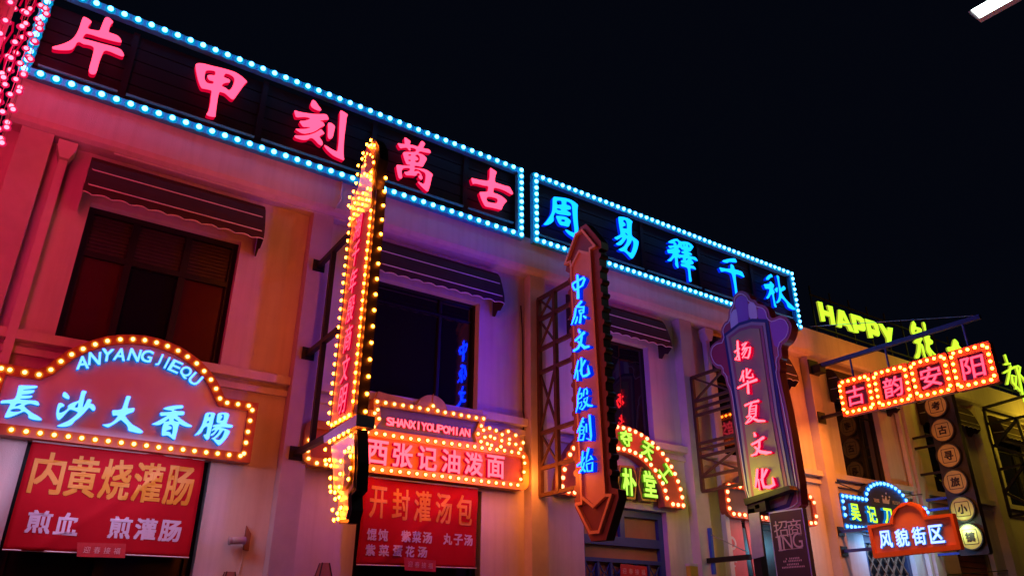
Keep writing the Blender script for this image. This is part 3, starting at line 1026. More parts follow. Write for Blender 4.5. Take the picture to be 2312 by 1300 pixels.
traced(rs, PY, (2040, 700), 5.908, [[[(125,130),(170,190),(160,220),(240,240),(250,300),(120,330),(95,250)], [(150,258),(185,255),(180,290),(150,295)]], [[(250,155),(290,165),(305,285),(288,290)]],
    [[(140,410),(200,365),(255,365),(250,400),(232,415),(225,600),(205,640),(165,645),(158,610),(185,560),(195,440),(150,440)]], [[(225,440),(262,460),(290,590),(312,652),(295,655),(255,560)]],
    [[(280,345),(355,335),(350,380),(395,410),(390,450),(350,460),(350,500),(430,590),(480,610),(420,610),(372,550),(385,620),(370,642),(345,590),(305,540),(300,440),(280,390)]]], *yel)
traced(rs, PY, (2040, 700), 5.908, [[[(680,375),(735,430),(735,470),(805,530),(735,530),(700,600),(640,760),(670,790),(630,800),(625,740),(650,600),(660,550),(595,555),(580,490),(650,490),(660,420)]]], *yel)
traced(rs, PY, (2040, 700), 5.908, [[[(1130,690),(1195,672),(1250,765),(1215,770),(1200,860),(1255,985),(1195,1005),(1150,900),(1120,860),(1165,800)]]], *yel)
brush(rs, PY, (2040, 700), 5.908, [[(1355,595,30),(1395,715,28)], [(1350,720,34),(1425,712,34)], [(1338,835,34),(1485,755,40)], [(1430,740,34),(1410,860,36),(1385,985,40)], [(1445,865,34),(1455,960,36),(1560,1075,30)], [(1450,870,24),(1500,880,26),(1500,1050,24)], [(1500,745,36),(1540,880,34),(1610,1215,40)], [(1520,740,30),(1555,760,36),(1545,850,30),(1640,960,40)]], *yel, fat=0.72)
for px_, e_ in (((1885, 745), 5), ((2090, 800), 50), ((2290, 850), 80)):
    u, v = PY.uv(*px_)
    lamp(rs, 'POINT', PY.w(u, v - (1.6 if e_ > 50 else 0.2), 1.1), e_, (1.0, 0.62, 0.03), 0.35)  # added yellow wash, hung in the air before the letters

# ================================================================ BLADE SIGNS
def arm(mb, X, ya, yb, z, r, m, plate=0.085):
    mb.tube([(X, ya, z), (X, yb, z)], r * 1.414, m, 4)
    mb.box((X - plate, ya - 0.012, z - plate), (X + plate, ya + 0.018, z + plate), m)


PB = PL('B', 2.87)
b1 = thing('blade_sign', 'tall narrow vertical sign with a pointed top edged in warm yellow bulbs', 'sign', PB.w(1.6, 2.6, -0.1))
TH = -0.12
uL = (PB.uv(793.7, 509.7)[0] + PB.uv(757, 872)[0]) / 2
uR = (PB.uv(840.5, 480)[0] + PB.uv(808, 888)[0]) / 2
vA = PB.uv(793.7, 509.7)[1]
vB = PB.uv(755, 964)[1]
mb = MB()
mb.prism(PB, [[(uL - 0.04, vB - 0.05), (uR + 0.05, vB - 0.05), (uR + 0.05, vA + 0.15), (uL - 0.04, vA + 0.15)]], TH, 0.0, M['dark'])
mb.obj('cabinet', b1)
mb = MB()
mb.prism(PB, [[(uL + 0.045, vB), (uR - 0.045, vB), (uR - 0.045, vA + 0.14), (uL + 0.045, vA + 0.02)]], 0.001, 0.018, M['orange_face'])
mb.obj('face_panel', b1)
crown = PB.uvs([(790, 512), (795, 472), (797, 448), (807, 437), (814, 417), (817, 397), (819, 378), (827, 362), (830, 350), (838, 332), (846, 314), (855, 330), (856, 357), (853, 372), (850, 390), (848, 410), (848, 437), (843, 478)])
mb = MB()
mb.prism(PB, [crown], TH, -0.002, M['dark'])
mb.prism(PB, [offset(crown, -0.035)], 0.0, 0.03, M['silver'])
g1 = PB.uvs(zpx((640, 300), 5.0, [(960, 240), (1000, 170), (1050, 240), (1075, 300), (1050, 420), (1000, 480), (965, 440), (985, 350)]))
mb.prism(PB, [g1], 0.031, 0.06, M['gold'])
mb.obj('crown', b1)
mb = MB()
plate = PB.uvs([(740, 985), (816, 936), (814, 962), (741, 1001)])
mb.prism(PB, [plate], TH - 0.03, 0.05, M['silver'])
mb.obj('ledge', b1)
tail = PB.uvs([(748, 1003), (806, 968), (808, 1040), (804, 1105), (793, 1118), (794, 1150), (786, 1180), (766, 1181), (764, 1150), (768, 1120), (755, 1112), (752, 1050)])
mb = MB()
mb.prism(PB, [tail], TH, 0.0, M['dark'])
mb.prism(PB, [offset(tail, -0.035)], 0.001, 0.02, M['silver'])
g2 = PB.uvs(zpx((690, 870), 5.42, [(520, 880), (545, 840), (600, 830), (610, 1000), (590, 1190), (545, 1260), (500, 1290), (530, 1150)]))
mb.prism(PB, [g2], 0.021, 0.05, M['brass'])
mb.obj('tail', b1)
B = [(PB, u, v, 0.02) for u, v in lerp((uL, vA), (uL, PB.uv(757, 950)[1]), 23)]
B += [(PB, u, v, 0.02) for u, v in lerp((uR, PB.uv(840.5, 480)[1]), (uR, PB.uv(806, 905)[1]), 23)]
B += [(PB, u, v, 0.03) for u, v in lerp(PB.uv(757, 960), PB.uv(797, 938), 5)] + [(PB, u, v, 0.03) for u, v in lerp(PB.uv(753, 998), PB.uv(795.5, 974), 5)]
cb = [(780, 835), (803, 858), (843, 930), (797, 980), (893, 877), (940, 823), (985, 770), (1015, 778), (852, 805), (898, 752), (947, 697), (998, 644), (792, 740), (835, 678), (866, 583), (880, 485), (888, 385), (932, 310), (943, 246), (985, 147), (1031, 100), (1070, 160), (1035, 153), (1010, 165), (995, 252), (1032, 264), (973, 285), (1058, 290), (1063, 352), (970, 380), (962, 478), (992, 500), (1037, 458), (1035, 545)]
B += [(PB, *PB.uv(640 + x / 5, 300 + y / 5), 0.04) for x, y in cb]
tb = [(298, 788), (350, 915), (298, 920), (370, 985), (362, 1135), (360, 1242), (543, 815), (595, 770), (610, 870), (490, 930), (485, 1085), (610, 1015), (587, 1150), (472, 1245), (615, 620)]
B += [(PB, *PB.uv(690 + x / 5.42, 870 + y / 5.42), 0.04) for x, y in tb]
tb = [(450, 955), (487, 963), (525, 1005), (490, 1020), (540, 1095), (467, 1113), (478, 1200), (516, 1190), (510, 1143)]
B += [(PB, *PB.uv(640 + x / 3.823, 860 + y / 3.823), 0.04) for x, y in tb]
edge = PL('F', -(uR + 0.052))
B += [(edge, 2.96, z, 0.0) for z in [vB - 0.9 + k * 0.19 for k in range(21)]]
bulbs(b1, 'amber_hot', B)
letters(b1, PB, '溯千年殷商文明', (815, 515), (781, 903), 36, M['red2_n'], M['red2_s'], 0.02, 0.02, wf=0.66, bold=0.012, slant=0.12, hm=0.31)
mb = MB()
Xm = 2.98
for z in (6.24, 4.94, 3.62):
    arm(mb, Xm, -0.20, -uL + 0.0, z, 0.032, M['dark'])
mb.tube([(Xm, -PL('B', Xm).uv(750, 600)[0], 6.24), (Xm, -PL('B', Xm).uv(750, 600)[0], 3.62)], 0.045, M['dark'], 4)
mb.tube([(Xm, -uL + 0.03, 6.24), (Xm, -uL + 0.03, 3.62)], 0.045, M['dark'], 4)
mb.obj('bracket', b1)
lamp(b1, 'AREA', PB.w((uL + uR) / 2, 5.0, -0.20), 26, (1.0, 0.16, 0.06), 0.5, 2.4, (1, 0, 0))  # added orange fill behind the sign, thrown towards the arrow

# --- the arrow
PA = PL('B', 6.62)
b2 = thing('arrow_sign', 'double pointed maroon arrow sign with a column of blue glowing characters', 'sign', PA.w(1.6, 2.7, -0.1))
oc = PA.uvs([(1323, 505), (1357, 545), (1357.5, 560), (1351, 563)])
rt = PA.uvs([(1351, 563), (1357, 738), (1374, 980), (1381, 1083)])
oc2 = PA.uvs([(1381, 1100), (1395, 1104), (1397, 1122), (1368, 1218), (1335, 1221), (1299, 1146), (1297, 1128), (1303, 1123)])
lf = PA.uvs([(1303, 1120), (1301, 1020), (1295, 875), (1285, 738), (1284, 618)])
tl = PA.uvs([(1277, 612), (1286, 562), (1309, 514)])


def bumps(pts, side, pitch=0.21, r=0.045):
    total = []
    (u0, v0), (u1, v1) = pts[0], pts[-1]
    n = int(abs(v1 - v0) / pitch)
    total.append((u0, v0))
    for k in range(n):
        v = v0 + (v1 - v0) * (k + 0.5) / n
        u = u0 + (u1 - u0) * (k + 0.5) / n
        sg = 1 if v1 > v0 else -1
        total += [(u + side * r * math.sin(a), v - sg * r * math.cos(a)) for a in [math.pi * q / 6 for q in range(7)]]
    total.append((u1, v1))
    return total


ru = sum(p[0] for p in rt) / 4
lu = sum(p[0] for p in lf) / 5
outline = oc[:-1] + bumps([(ru, rt[0][1]), (ru, rt[-1][1])], 1) + oc2[:-1] + bumps([(lu, lf[0][1]), (lu, lf[-1][1])], -1) + tl
mb = MB()
mb.prism(PA, [outline], -0.14, 0.0, M['brown_face'], M['dark'])
mb.obj('cabinet', b2)
ftop = PA.uvs([(1294, 604), (1312.5, 569), (1336.5, 574)])
fbot = PA.uvs([(1371, 1118), (1345, 1143), (1319, 1122)])
mb = MB()
mb.prism(PA, [ftop + fbot], 0.001, 0.02, M['orange_face'])
mb.obj('face_panel', b2)


def ribbon(mb, pl, pts, wd, w0, w1, m):
    uvp = pts
    for i in range(len(uvp) - 1):
        a, b = Vector(uvp[i]), Vector(uvp[i + 1])
        d = (b - a).normalized()
        n = Vector((-d.y, d.x)) * wd / 2
        e = d * wd * 0.45
        k = 0.0008 * (i % 3)
        mb.prism(pl, [[tuple(a - e - n), tuple(b + e - n), tuple(b + e + n), tuple(a - e + n)]], w0, w1 + k, m)


mb = MB()
ribbon(mb, PA, PA.uvs([(1294, 604), (1293, 592), (1281, 597), (1305, 531), (1319, 521), (1348, 557), (1336.5, 563), (1336.5, 574), (1312.5, 569), (1294, 604)]), 0.04, 0.0, 0.05, M['trim'])
ribbon(mb, PA, PA.uvs([(1294, 604), (1319, 1122), (1319, 1136), (1306, 1138), (1338, 1202), (1358, 1200), (1385, 1118), (1371, 1118), (1345, 1143), (1319, 1122)]), 0.04, 0.0, 0.05, M['trim'])
ribbon(mb, PA, PA.uvs([(1336.5, 574), (1371, 1118)]), 0.04, 0.0, 0.05, M['trim'])
mb.obj('raised_trim', b2)
bl = (M['blue_a'], M['blue_s'], 0.015, 0.075)
brush(b2, PA, (1280, 610), 6.5, [[(150,240,26),(165,210),(240,170),(310,130,30)], [(310,125,26),(330,150,30),(295,245,28)], [(155,250,25),(185,310,25)], [(190,310,24),(295,245,24)], [(225,95,30),(232,250,32),(235,430,36)]], *bl, fat=1.15)
brush(b2, PA, (1280, 610), 6.5, [[(285,475,30),(215,560,26)], [(210,550,25),(270,560,22),(325,560,26)], [(200,580,26),(185,690,28),(140,815,14)], [(250,610,20),(300,600,20),(310,645,18),(260,660,18),(250,615,18)], [(280,640,24),(275,700,26),(262,790,32)], [(225,700,18),(215,750,24),(195,800,20)], [(315,690,22),(350,715,32)], [(320,570,22),(318,640,18)]], *bl, fat=1.15)
brush(b2, PA, (1280, 610), 6.5, [[(245,885,20),(262,930,36)], [(195,1050,30),(250,1000,28),(325,930,38)], [(290,985,28),(275,1080,30),(235,1160,30),(170,1200,28)], [(235,1060,22),(285,1110,36),(330,1150,44),(400,1135,26)]], *bl, fat=1.15)
brush(b2, PA, (1285, 800), 9.29, [[(295,150,28),(250,350,32),(212,515,20)], [(280,350,28),(283,560,32)], [(360,100,36),(365,260,36),(360,420,40),(395,480,46),(470,460,52),(525,420,48),(505,320,32),(497,250,12)], [(440,150,38),(385,260,30),(325,375,24)]], *bl, fat=1.15)
brush(b2, PA, (1285, 800), 9.29, [[(335,725,30),(290,880,28),(285,1100,30),(250,1230,18)], [(370,830,28),(365,920,26),(300,960,24)], [(300,860,22),(370,830,22)], [(300,1050,24),(370,1010,24),(370,1090,24),(320,1150,26),(380,1170,32),(450,1090,28)], [(405,890,28),(420,760,28),(470,735,32),(490,790,28),(480,850,36)], [(420,960,26),(495,910,30),(470,1030,30),(420,980,22)], [(410,1000,26),(510,1090,48),(600,1095,32)], [(470,1040,28),(400,1160,24)]], *bl, fat=1.15)
brush(b2, PA, (1290, 930), 8.667, [[(330,135,32),(270,290,30),(215,410,22)], [(300,200,26),(345,210,28)], [(280,250,22),(310,280,24)], [(270,300,24),(355,305,26),(335,420,26)], [(270,310,24),(262,480,26),(235,575,20)], [(290,370,20),(345,360,20)], [(270,440,22),(360,440,26),(330,560,38),(260,560,22)], [(395,250,28),(400,405,26)], [(460,80,38),(475,300,38),(490,480,38),(485,560,36),(400,530,16)]], *bl, fat=1.15)
brush(b2, PA, (1290, 930), 8.667, [[(325,785,30),(310,960,32),(290,1060,26),(370,1170,38)], [(215,1060,32),(300,1000,28),(360,890,20)], [(355,1000,28),(330,1120,28),(260,1195,26)], [(440,725,38),(405,880,30),(390,990,30),(480,930,22)], [(480,870,28),(520,940,32),(470,930,22)], [(400,1030,28),(520,1000,30),(510,1160,38),(420,1170,32),(400,1040,28)]], *bl, fat=1.15)
mb = MB()
Xm = 6.75
PM = PL('B', Xm)
yv = [-0.235, -PM.uv(1255, 800)[0], -PM.uv(1300, 800)[0]]
zl = [PL('F', -0.2).uv(*p)[1] for p in ((1222, 680), (1219, 726), (1223.6, 793.4), (1222, 845), (1217, 980), (1219, 1059), (1222.5, 1119.5))]
for yy in yv:
    mb.tube([(Xm, yy, zl[0]), (Xm, yy, zl[-1])], 0.045, M['rust'], 4)
for z in zl:
    mb.tube([(Xm, -0.21, z), (Xm, yv[2], z)], 0.04, M['rust'], 4)
for i in range(len(zl) - 1):
    if i in (2, 5):
        continue
    mb.tube([(Xm + 0.01, yv[0], zl[i]), (Xm + 0.01, yv[1], zl[i + 1])], 0.022, M['rust'], 4)
    mb.tube([(Xm - 0.01, yv[0], zl[i + 1]), (Xm - 0.01, yv[1], zl[i])], 0.022, M['rust'], 4)
mb.obj('bracket', b2)
lamp(b2, 'AREA', PA.w((ru + lu) / 2, 5.1, -0.20), 42, (0.10, 0.06, 1.0), 0.4, 2.8, (1, 0, 0))  # added blue fill on the arrow's blank back, tinting the next bay

# --- the petal topped sign
PC = PL('B', 10.12)
b3 = thing('marquee_sign', 'tall petal-topped vertical sign with five rose glowing characters on tan', 'sign', PC.w(1.7, 3.3, -0.1))
oc = [(1688, 1155), (1655, 940), (1650, 900), (1646, 881), (1640, 870), (1636, 850), (1629, 845), (1628, 832), (1618, 831), (1607, 820), (1600, 800), (1605, 781), (1617, 770), (1631, 767), (1627, 745), (1635, 728), (1644, 722), (1645, 701), (1653, 687), (1655, 670), (1665, 658), (1678, 656), (1691, 665), (1695, 675), (1706, 677), (1711, 686), (1725, 688), (1735, 698), (1739, 716), (1746, 719), (1762, 711), (1778, 716), (1788, 734), (1786, 751), (1778, 769), (1763, 780), (1766, 806), (1759, 812), (1762, 830), (1759, 842), (1781, 940), (1813, 1134), (1797, 1150), (1765, 1160), (1725, 1165)]
outline = smooth(PC.uvs(oc), 1)
mb = MB()
mb.prism(PC, [outline], -0.17, 0.0, M['plum'], M['maroon'])
mb.obj('cabinet', b3)
mb = MB()
ins = offset(outline, -0.055)
ribbon(mb, PC, ins + ins[:1], 0.014, 0.0, 0.014, M['white_paint'])
mb.obj('edge_trim', b3)
inner = PC.uvs([(1654, 764), (1674, 749), (1698, 742), (1718, 743), (1745, 940), (1774, 1100), (1766, 1122), (1735, 1133), (1708, 1128), (1682, 940)])
mb = MB()
for d_, w_, m_ in ((0.175, 0.012, 'navy'), (0.115, 0.022, 'gray_mid'), (0.060, 0.032, 'plum'), (0.0, 0.042, 'tan')):
    mb.prism(PC, [offset(inner, d_)], 0.0, w_, M[m_])
mb.obj('face_panel', b3)
for k, (pp, m_) in enumerate((
        ([(295, 400), (305, 340), (330, 300), (368, 285), (388, 470), (350, 490), (305, 525)], 'white_paint'),
        ([(348, 250), (355, 190), (400, 140), (450, 140), (492, 185), (512, 415), (450, 435), (390, 468), (370, 300)], 'purple'),
        ([(495, 240), (520, 215), (565, 225), (592, 262), (606, 408), (515, 413)], 'white_paint'),
        ([(598, 292), (640, 268), (690, 285), (712, 325), (722, 432), (610, 410)], 'purple'),
        ([(738, 440), (790, 410), (860, 395), (930, 420), (965, 490), (960, 570), (915, 630), (860, 660), (865, 700), (800, 720), (770, 600)], 'purple'),
        ([(212, 600), (218, 500), (250, 440), (295, 420), (302, 530), (262, 610), (290, 830), (320, 1040), (240, 1030), (200, 910), (130, 910), (75, 860), (75, 760), (130, 690)], 'maroon'))):
    mb = MB()
    mb.prism(PC, [smooth(PC.uvs(zpx((1590, 640), 5.0, pp)), 1)], 0.0, 0.008, M[m_])
    mb.obj('petal', b3)
rz = (M['pale_a'], M['red2_s'], 0.043, 0.07)
brush(b3, PC, (1650, 750), 8.125, [[(205,185,30),(215,400,36),(240,530,36),(160,515,20)], [(155,380,22),(240,320,26)], [(165,520,18),(240,400,18)], [(290,260,30),(370,205,36),(300,330,22)], [(290,345,22),(350,310,22),(440,300,32),(430,400,30),(400,490,32),(330,480,14)], [(360,320,20),(285,430,20)], [(385,330,20),(300,490,20)]], *rz, fat=1.12)
brush(b3, PC, (1650, 750), 8.125, [[(315,725,26),(290,820,26),(250,905,16)], [(310,800,26),(318,920,26)], [(375,690,30),(375,850,28)], [(445,710,28),(360,840,18)], [(375,840,28),(430,855,30),(495,840,26),(480,780,14)], [(215,1040,28),(390,950,28),(560,890,46)], [(395,910,30),(410,1140,36)]], *rz, fat=1.12)
brush(b3, PC, (1670, 890), 5.652, [[(125,155,20),(200,120,18),(300,95,26)], [(215,120,20),(190,170,20),(180,280,16)], [(190,170,16),(270,150,20),(262,290,18)], [(195,200,12),(255,195,12)], [(195,230,12),(255,220,12)], [(190,262,12),(258,255,12)], [(200,285,16),(150,300,16)], [(210,290,16),(140,385,14)], [(255,285,16),(200,350,16),(160,375,12)], [(210,310,18),(300,350,30),(385,352,18)]], *rz, fat=1.12)
brush(b3, PC, (1670, 890), 5.652, [[(245,500,16),(258,540,32)], [(215,650,24),(290,610,26),(365,560,32)], [(310,590,26),(310,680,26),(270,770,28),(210,790,18)], [(255,680,18),(320,740,36),(400,755,38),(465,750,18)]], *rz, fat=1.12)
brush(b3, PC, (1670, 890), 5.652, [[(285,965,26),(275,1100,28),(262,1190,18)], [(300,1090,18),(315,1220,18)], [(350,960,26),(350,1120,28),(370,1185,34),(440,1190,38),(500,1160,36),(480,1070,16)], [(405,970,30),(365,1060,22),(330,1100,16)]], *rz, fat=1.12)
mb = MB()
Xm = 10.25
zl = [PL('F', -0.2).uv(*p)[1] for p in ((1578, 858), (1582, 912), (1584, 928), (1586, 943), (1592, 1006), (1594, 1019), (1596, 1035), (1602, 1080), (1605, 1112))]
ye = -PC.uv(1650, 930)[0] - 0.05
for z in zl:
    mb.tube([(Xm, -0.21, z), (Xm, ye, z)], 0.034, M['rust'], 4)
for yy in (-0.23, ye + 0.1):
    mb.tube([(Xm, yy, zl[0]), (Xm, yy, zl[-1])], 0.042, M['rust'], 4)
for i in (0, 6):
    mb.tube([(Xm + 0.01, -0.23, zl[i]), (Xm + 0.01, ye + 0.1, zl[i + 1])], 0.024, M['rust'], 4)
    mb.tube([(Xm - 0.01, -0.23, zl[i + 1]), (Xm - 0.01, ye + 0.1, zl[i])], 0.024, M['rust'], 4)
mb.obj('bracket', b3)

# --- four hanging boxes
PD = PL('B', 14.02)
b4 = thing('hanging_sign', 'four square letter boxes ringed with orange bulbs hanging from a long bar', 'sign', PD.w(2.0, 5.6, -0.05))
BX = [[(50,580),(130,562),(213,540),(296,520),(365,502),(413,537),(430,625),(447,712),(463,803),(480,890),(455,932),(367,952),(287,970),(205,988),(120,1005),(70,962),(55,875),(38,790),(22,703),(12,635)],
      [(522,460),(605,438),(690,415),(778,392),(866,370),(928,402),(947,493),(967,585),(987,678),(1008,770),(980,815),(888,833),(797,855),(708,877),(622,897),(570,870),(550,780),(532,690),(517,603),(495,513)],
      [(1058,320),(1150,293),(1243,270),(1342,245),(1438,220),(1483,243),(1505,340),(1525,435),(1548,530),(1572,625),(1545,683),(1447,707),(1350,730),(1253,752),(1160,773),(1103,735),(1080,643),(1058,550),(1035,458),(1015,367)],
      [(1613,172),(1713,148),(1815,118),(1917,90),(2027,63),(2090,90),(2112,185),(2138,285),(2163,383),(2192,485),(2150,547),(2043,570),(1933,595),(1830,618),(1728,640),(1680,612),(1655,515),(1633,422),(1613,325),(1587,230)]]
CH = ['古', '韵', '安', '阳']
CC = [(225, 760), (755, 640), (1290, 500), (1885, 365)]
B = []
o6 = (1895, 770)
for bx, ch, cc in zip(BX, CH, CC):
    pts = PD.uvs(zpx(o6, 6.249, bx))
    u0, u1 = min(p[0] for p in pts), max(p[0] for p in pts)
    v0, v1 = min(p[1] for p in pts), max(p[1] for p in pts)
    ou = rrect(u0 - 0.05, v0 - 0.06, u1 + 0.05, v1 + 0.06, 0.03)
    iu = rrect(u0 + 0.10, v0 + 0.10, u1 - 0.10, v1 - 0.10, 0.01)
    mb = MB()
    mb.prism(PD, [ou, iu], -0.14, 0.0, M['red_channel'])
    bo = mb.obj('letter_box', b4)
    mb = MB()
    mb.prism(PD, [rrect(u0 + 0.06, v0 + 0.06, u1 - 0.06, v1 - 0.06, 0.01)], -0.12, -0.045, M['mauve'])
    mb.obj('face_panel', bo)
    h = 0.40
    cu, cv = PD.uv(o6[0] + cc[0] / 6.249, o6[1] + cc[1] / 6.249)
    mb = MB()
    add_glyph(mb, PD, ch, cu, cv, h, h, -0.045, 0.0, M['red2_n'], M['red2_s'], 0.014, 0.06)
    mb.obj('letter', bo)
    B += [(PD, u, v, 0.0) for u, v in pts]
bulbs(b4, 'orange_hot', B)
mb = MB()
Xm = 14.10
za = PL('F', -0.2).uv(1840, 832)[1]
ye = -PL('B', Xm).uv(2213, 714)[0]
mb.tube([(Xm, -0.2, za), (Xm, ye, za)], 0.058, M['armblue'], 4)
mb.box((Xm - 0.16, -0.24, za - 0.16), (Xm + 0.16, -0.203, za + 0.16), M['dark'])
mb.box((Xm - 0.10, -0.44, za - 0.16), (Xm + 0.10, -0.241, za + 0.02), M['dark'])
mb.tube([(Xm, -0.2, 5.72), (Xm, -0.75, 5.72)], 0.045, M['dark'], 4)
mb.box((Xm - 0.12, -0.225, 5.60), (Xm + 0.12, -0.203, 5.84), M['dark'])
mb.obj('hanging_bar', b4)
for px_ in ((1919, 807), (1998, 785), (2174, 735)):
    u = PL('B', Xm).uv(*px_)[0]
    mb = MB()
    mb.tube([(Xm, -u, za), (Xm, -u, 6.35)], 0.022, M['bluebar'], 6)
    mb.obj('hanging_rod', b4)
mb = MB()
mb.tube([(Xm, ye + 0.05, za + 0.04), (Xm, -0.32, 7.76)], 0.007, M['wire'], 5)
mb.obj('stay_wire', b4)
lamp(b4, 'AREA', (15.6, -1.9, 6.5), 24, (1.0, 0.17, 0.02), 1.6, 0.4, (0.15, 1, 0.5))  # added orange fill towards the wall and parapet
lamp(b4, 'AREA', (13.45, -2.0, 5.55), 120, (1.0, 0.24, 0.03), 2.6, 0.3, (0.3, 0, -1))  # added orange fill aimed down at the lower board

# --- orange-red board with white letters below it
PE = PL('B', 14.02)
b5 = thing('hanging_board', 'orange-red board with a rounded hump and four white glowing characters', 'sign', PE.w(1.5, 2.9, -0.05))
o8 = (1860, 1060)
oc = [(530, 680), (800, 645), (808, 600), (850, 490), (940, 410), (1040, 390), (1130, 415), (1200, 480), (1232, 570), (1290, 558), (1570, 530), (1680, 970), (610, 1080)]
ic = [(580, 715), (845, 660), (850, 570), (900, 475), (1010, 425), (1110, 450), (1180, 520), (1220, 610), (1540, 575), (1620, 910), (630, 1020)]
ou, iu = PE.uvs(zpx(o8, 5.416, oc)), PE.uvs(zpx(o8, 5.416, ic))
mb = MB()
mb.prism(PE, [ou, iu], -0.12, 0.0, M['paintred'])
mb.obj('frame', b5)
mb = MB()
mb.prism(PE, [offset(iu, 0.012)], -0.10, -0.045, M['paintred_in'])
mb.obj('face_panel', b5)
letters(b5, PE, '风貌街区', zpx(o8, 5.416, [(755, 848)])[0], zpx(o8, 5.416, [(1375, 782)])[0], 40, M['white_n'], M['ice_s'], -0.044, 0.04, wf=0.82, bold=0.03, slant=0.03)
mb = MB()
for v in (3.42, 3.05):
    mb.tube([(14.10, -0.2, v), (14.10, -PE.uv(1975, 1200)[0], v)], 0.04, M['bluebar'], 4)
    mb.box((14.0, -0.225, v - 0.09), (14.2, -0.203, v + 0.09), M['dark'])
mb.obj('bracket', b5)
lamp(b5, 'AREA', PE.w(1.55, 3.25, 0.06), 14, (0.25, 0.75, 1.0), 0.9, 0.25, (-1, 0, 0))  # added light carrying the letters' glow outwards

# --- column of round discs
PH = PL('B', 17.52)
b6 = thing('disc_sign', 'vertical column of six round cream discs with dark characters', 'sign', PH.w(0.8, 3.3, -0.05))
dc = [(2116.6, 916.8), (2131.5, 971), (2146, 1028.6), (2160.5, 1087.7), (2176.8, 1149), (2194.5, 1211.5)]
du = [PH.uv(*p) for p in dc]
um = sum(p[0] for p in du) / 6
mb = MB()
mb.prism(PH, [rrect(um - 0.30, du[-1][1] - 0.36, um + 0.32, du[0][1] + 0.36, 0.05)], -0.16, 0.0, M['panel_dark'])
mb.obj('cabinet', b6)
for (u, v), ch in zip(du, '考古寻旅小镇'):
    mb = MB()
    mb.prism(PH, [arc(u, v, 0.275, 0.275, 0, 2 * math.pi, 33)[:-1], arc(u, v, 0.25, 0.25, 0, 2 * math.pi, 33)[:-1]], 0.001, 0.10, M['panel_dark'])
    mb.prism(PH, [arc(u, v, 0.249, 0.249, 0, 2 * math.pi, 33)[:-1]], 0.001, 0.07, M['disc'])
    dsc = mb.obj('disc', b6)
    mb = MB()
    mb.prism(PH, [rrect(u - 0.155, v - 0.155, u + 0.155, v + 0.155, 0.03), rrect(u - 0.143, v - 0.143, u + 0.143, v + 0.143, 0.025)], 0.0705, 0.074, M['ink'])
    mb.obj('border', dsc)
    mb = MB()
    add_glyph(mb, PH, ch, u, v, 0.20, 0.20, 0.0705, 0.076, M['ink'], M['ink'], 0.04, 0.05)
    mb.obj('letter', dsc)
mb = MB()
for px_ in ((2085, 985), (2092, 1008), (2103, 1068), (2120, 1125), (2126, 1148), (2140, 1250)):
    v = PL('B', 17.55).uv(*px_)[1]
    mb = MB()
    mb.tube([(17.55, -0.2, v), (17.55, -um + 0.28, v)], 0.035, M['dark'] if px_[1] < 1100 else M['bluebar'], 4)
    mb.obj('bracket', b6)

# --- truss at the right edge
PT = PL('B', 21.05)
b7 = thing('truss_bracket', 'black steel truss bracket reaching out at the right edge of the picture', 'bracket', PT.w(0.3, 3.5, 0))
mb = MB()


def bar(pl, a, b, r, m):
    p, q = pl.uv(*a), pl.uv(*b)
    mb.tube([pl.w(*p), pl.w(*q)], r, m, 4)


for a, b in (((2219, 921), (2360, 880)), ((2219, 923), (2296, 945)), ((2230, 957), (2370, 927)), ((2221, 924), (2282, 1166)), ((2246, 1006), (2296, 946)), ((2258, 1059), (2370, 1036)), ((2281, 1166), (2380, 1147)),
             ((2246, 1006), (2320, 1030)), ((2270, 1110), (2325, 1030)), ((2270, 1112), (2340, 1145)), ((2296, 945), (2325, 1030)), ((2325, 1030), (2350, 1150))):
    bar(PT, a, b, 0.045, M['dark'])
mb.obj('bars', b7)


# ================================================================ SHOP SIGNS ON THE WALL
PW = PL('F', -0.22)
# --- first shop: pale pink board with an arched hump
o3, k3 = (0, 720), 2.2406
bp = zpx(o3, k3, [(50,258),(125,270),(197,282),(257,257),(308,215),(362,180),(420,152),(481,129),(543,112),(608,104),(672,103),(732,108),(791,120),(847,138),(900,161),(948,191),(994,225),(1032,264),(1066,307),(1092,353),(1112,402),(1148,424),(1203,431),(1257,439),(1275,461),(1264,514),(1253,570),(1243,625),(1233,680),(1215,692),(1158,687),(1100,680),(1042,674),(983,667),(925,660),(863,655),(802,648),(740,640),(677,632),(613,625),(547,617),(481,610),(413,602),(345,594),(274,586),(203,577),(132,569),(57,560)])
bu = PW.uvs(bp)
ul = PW.uv(4, 845)[0]
vb = sum(p[1] for p in bu[29:]) / len(bu[29:])
vt = (bu[1][1] + bu[22][1]) / 2
lc = [(ul - 0.02, vb + (vt - vb) * k / 5) for k in range(1, 6)]
path = bu + [(ul - 0.02, vb)] + lc
w1 = thing('shop_sign', 'pale pink arched shop sign with ice blue letters and amber bulbs', 'sign', PW.w(0.9, 3.5, -0.1))
core = [bu[0], bu[2]] + bu[3:21] + [bu[23], (bu[24][0], bu[23][1]), (bu[28][0], vb), (ul - 0.02, vb), (ul - 0.02, vt)]
core = [core[-1], bu[2]] + bu[3:21] + [(bu[20][0] + 0.03, vt), (bu[24][0] + 0.01, vt), (bu[24][0] + 0.01, vb), (ul - 0.02, vb)]
ou = offset(core, 0.06)
iu = offset(core, -0.055)
mb = MB()
mb.prism(PW, [ou, iu], -0.16, 0.0, M['red_channel'])
mb.obj('frame', w1)
mb = MB()
mb.prism(PW, [offset(core, -0.05)], -0.15, -0.03, M['pink_face'])
mb.obj('face_panel', w1)
bulbs(w1, 'amber', [(PW, u, v, 0.0) for u, v in path])
ice = (M['ice_n'], M['ice_s'], -0.06, 0.06)
PWf = PL('F', -0.26)
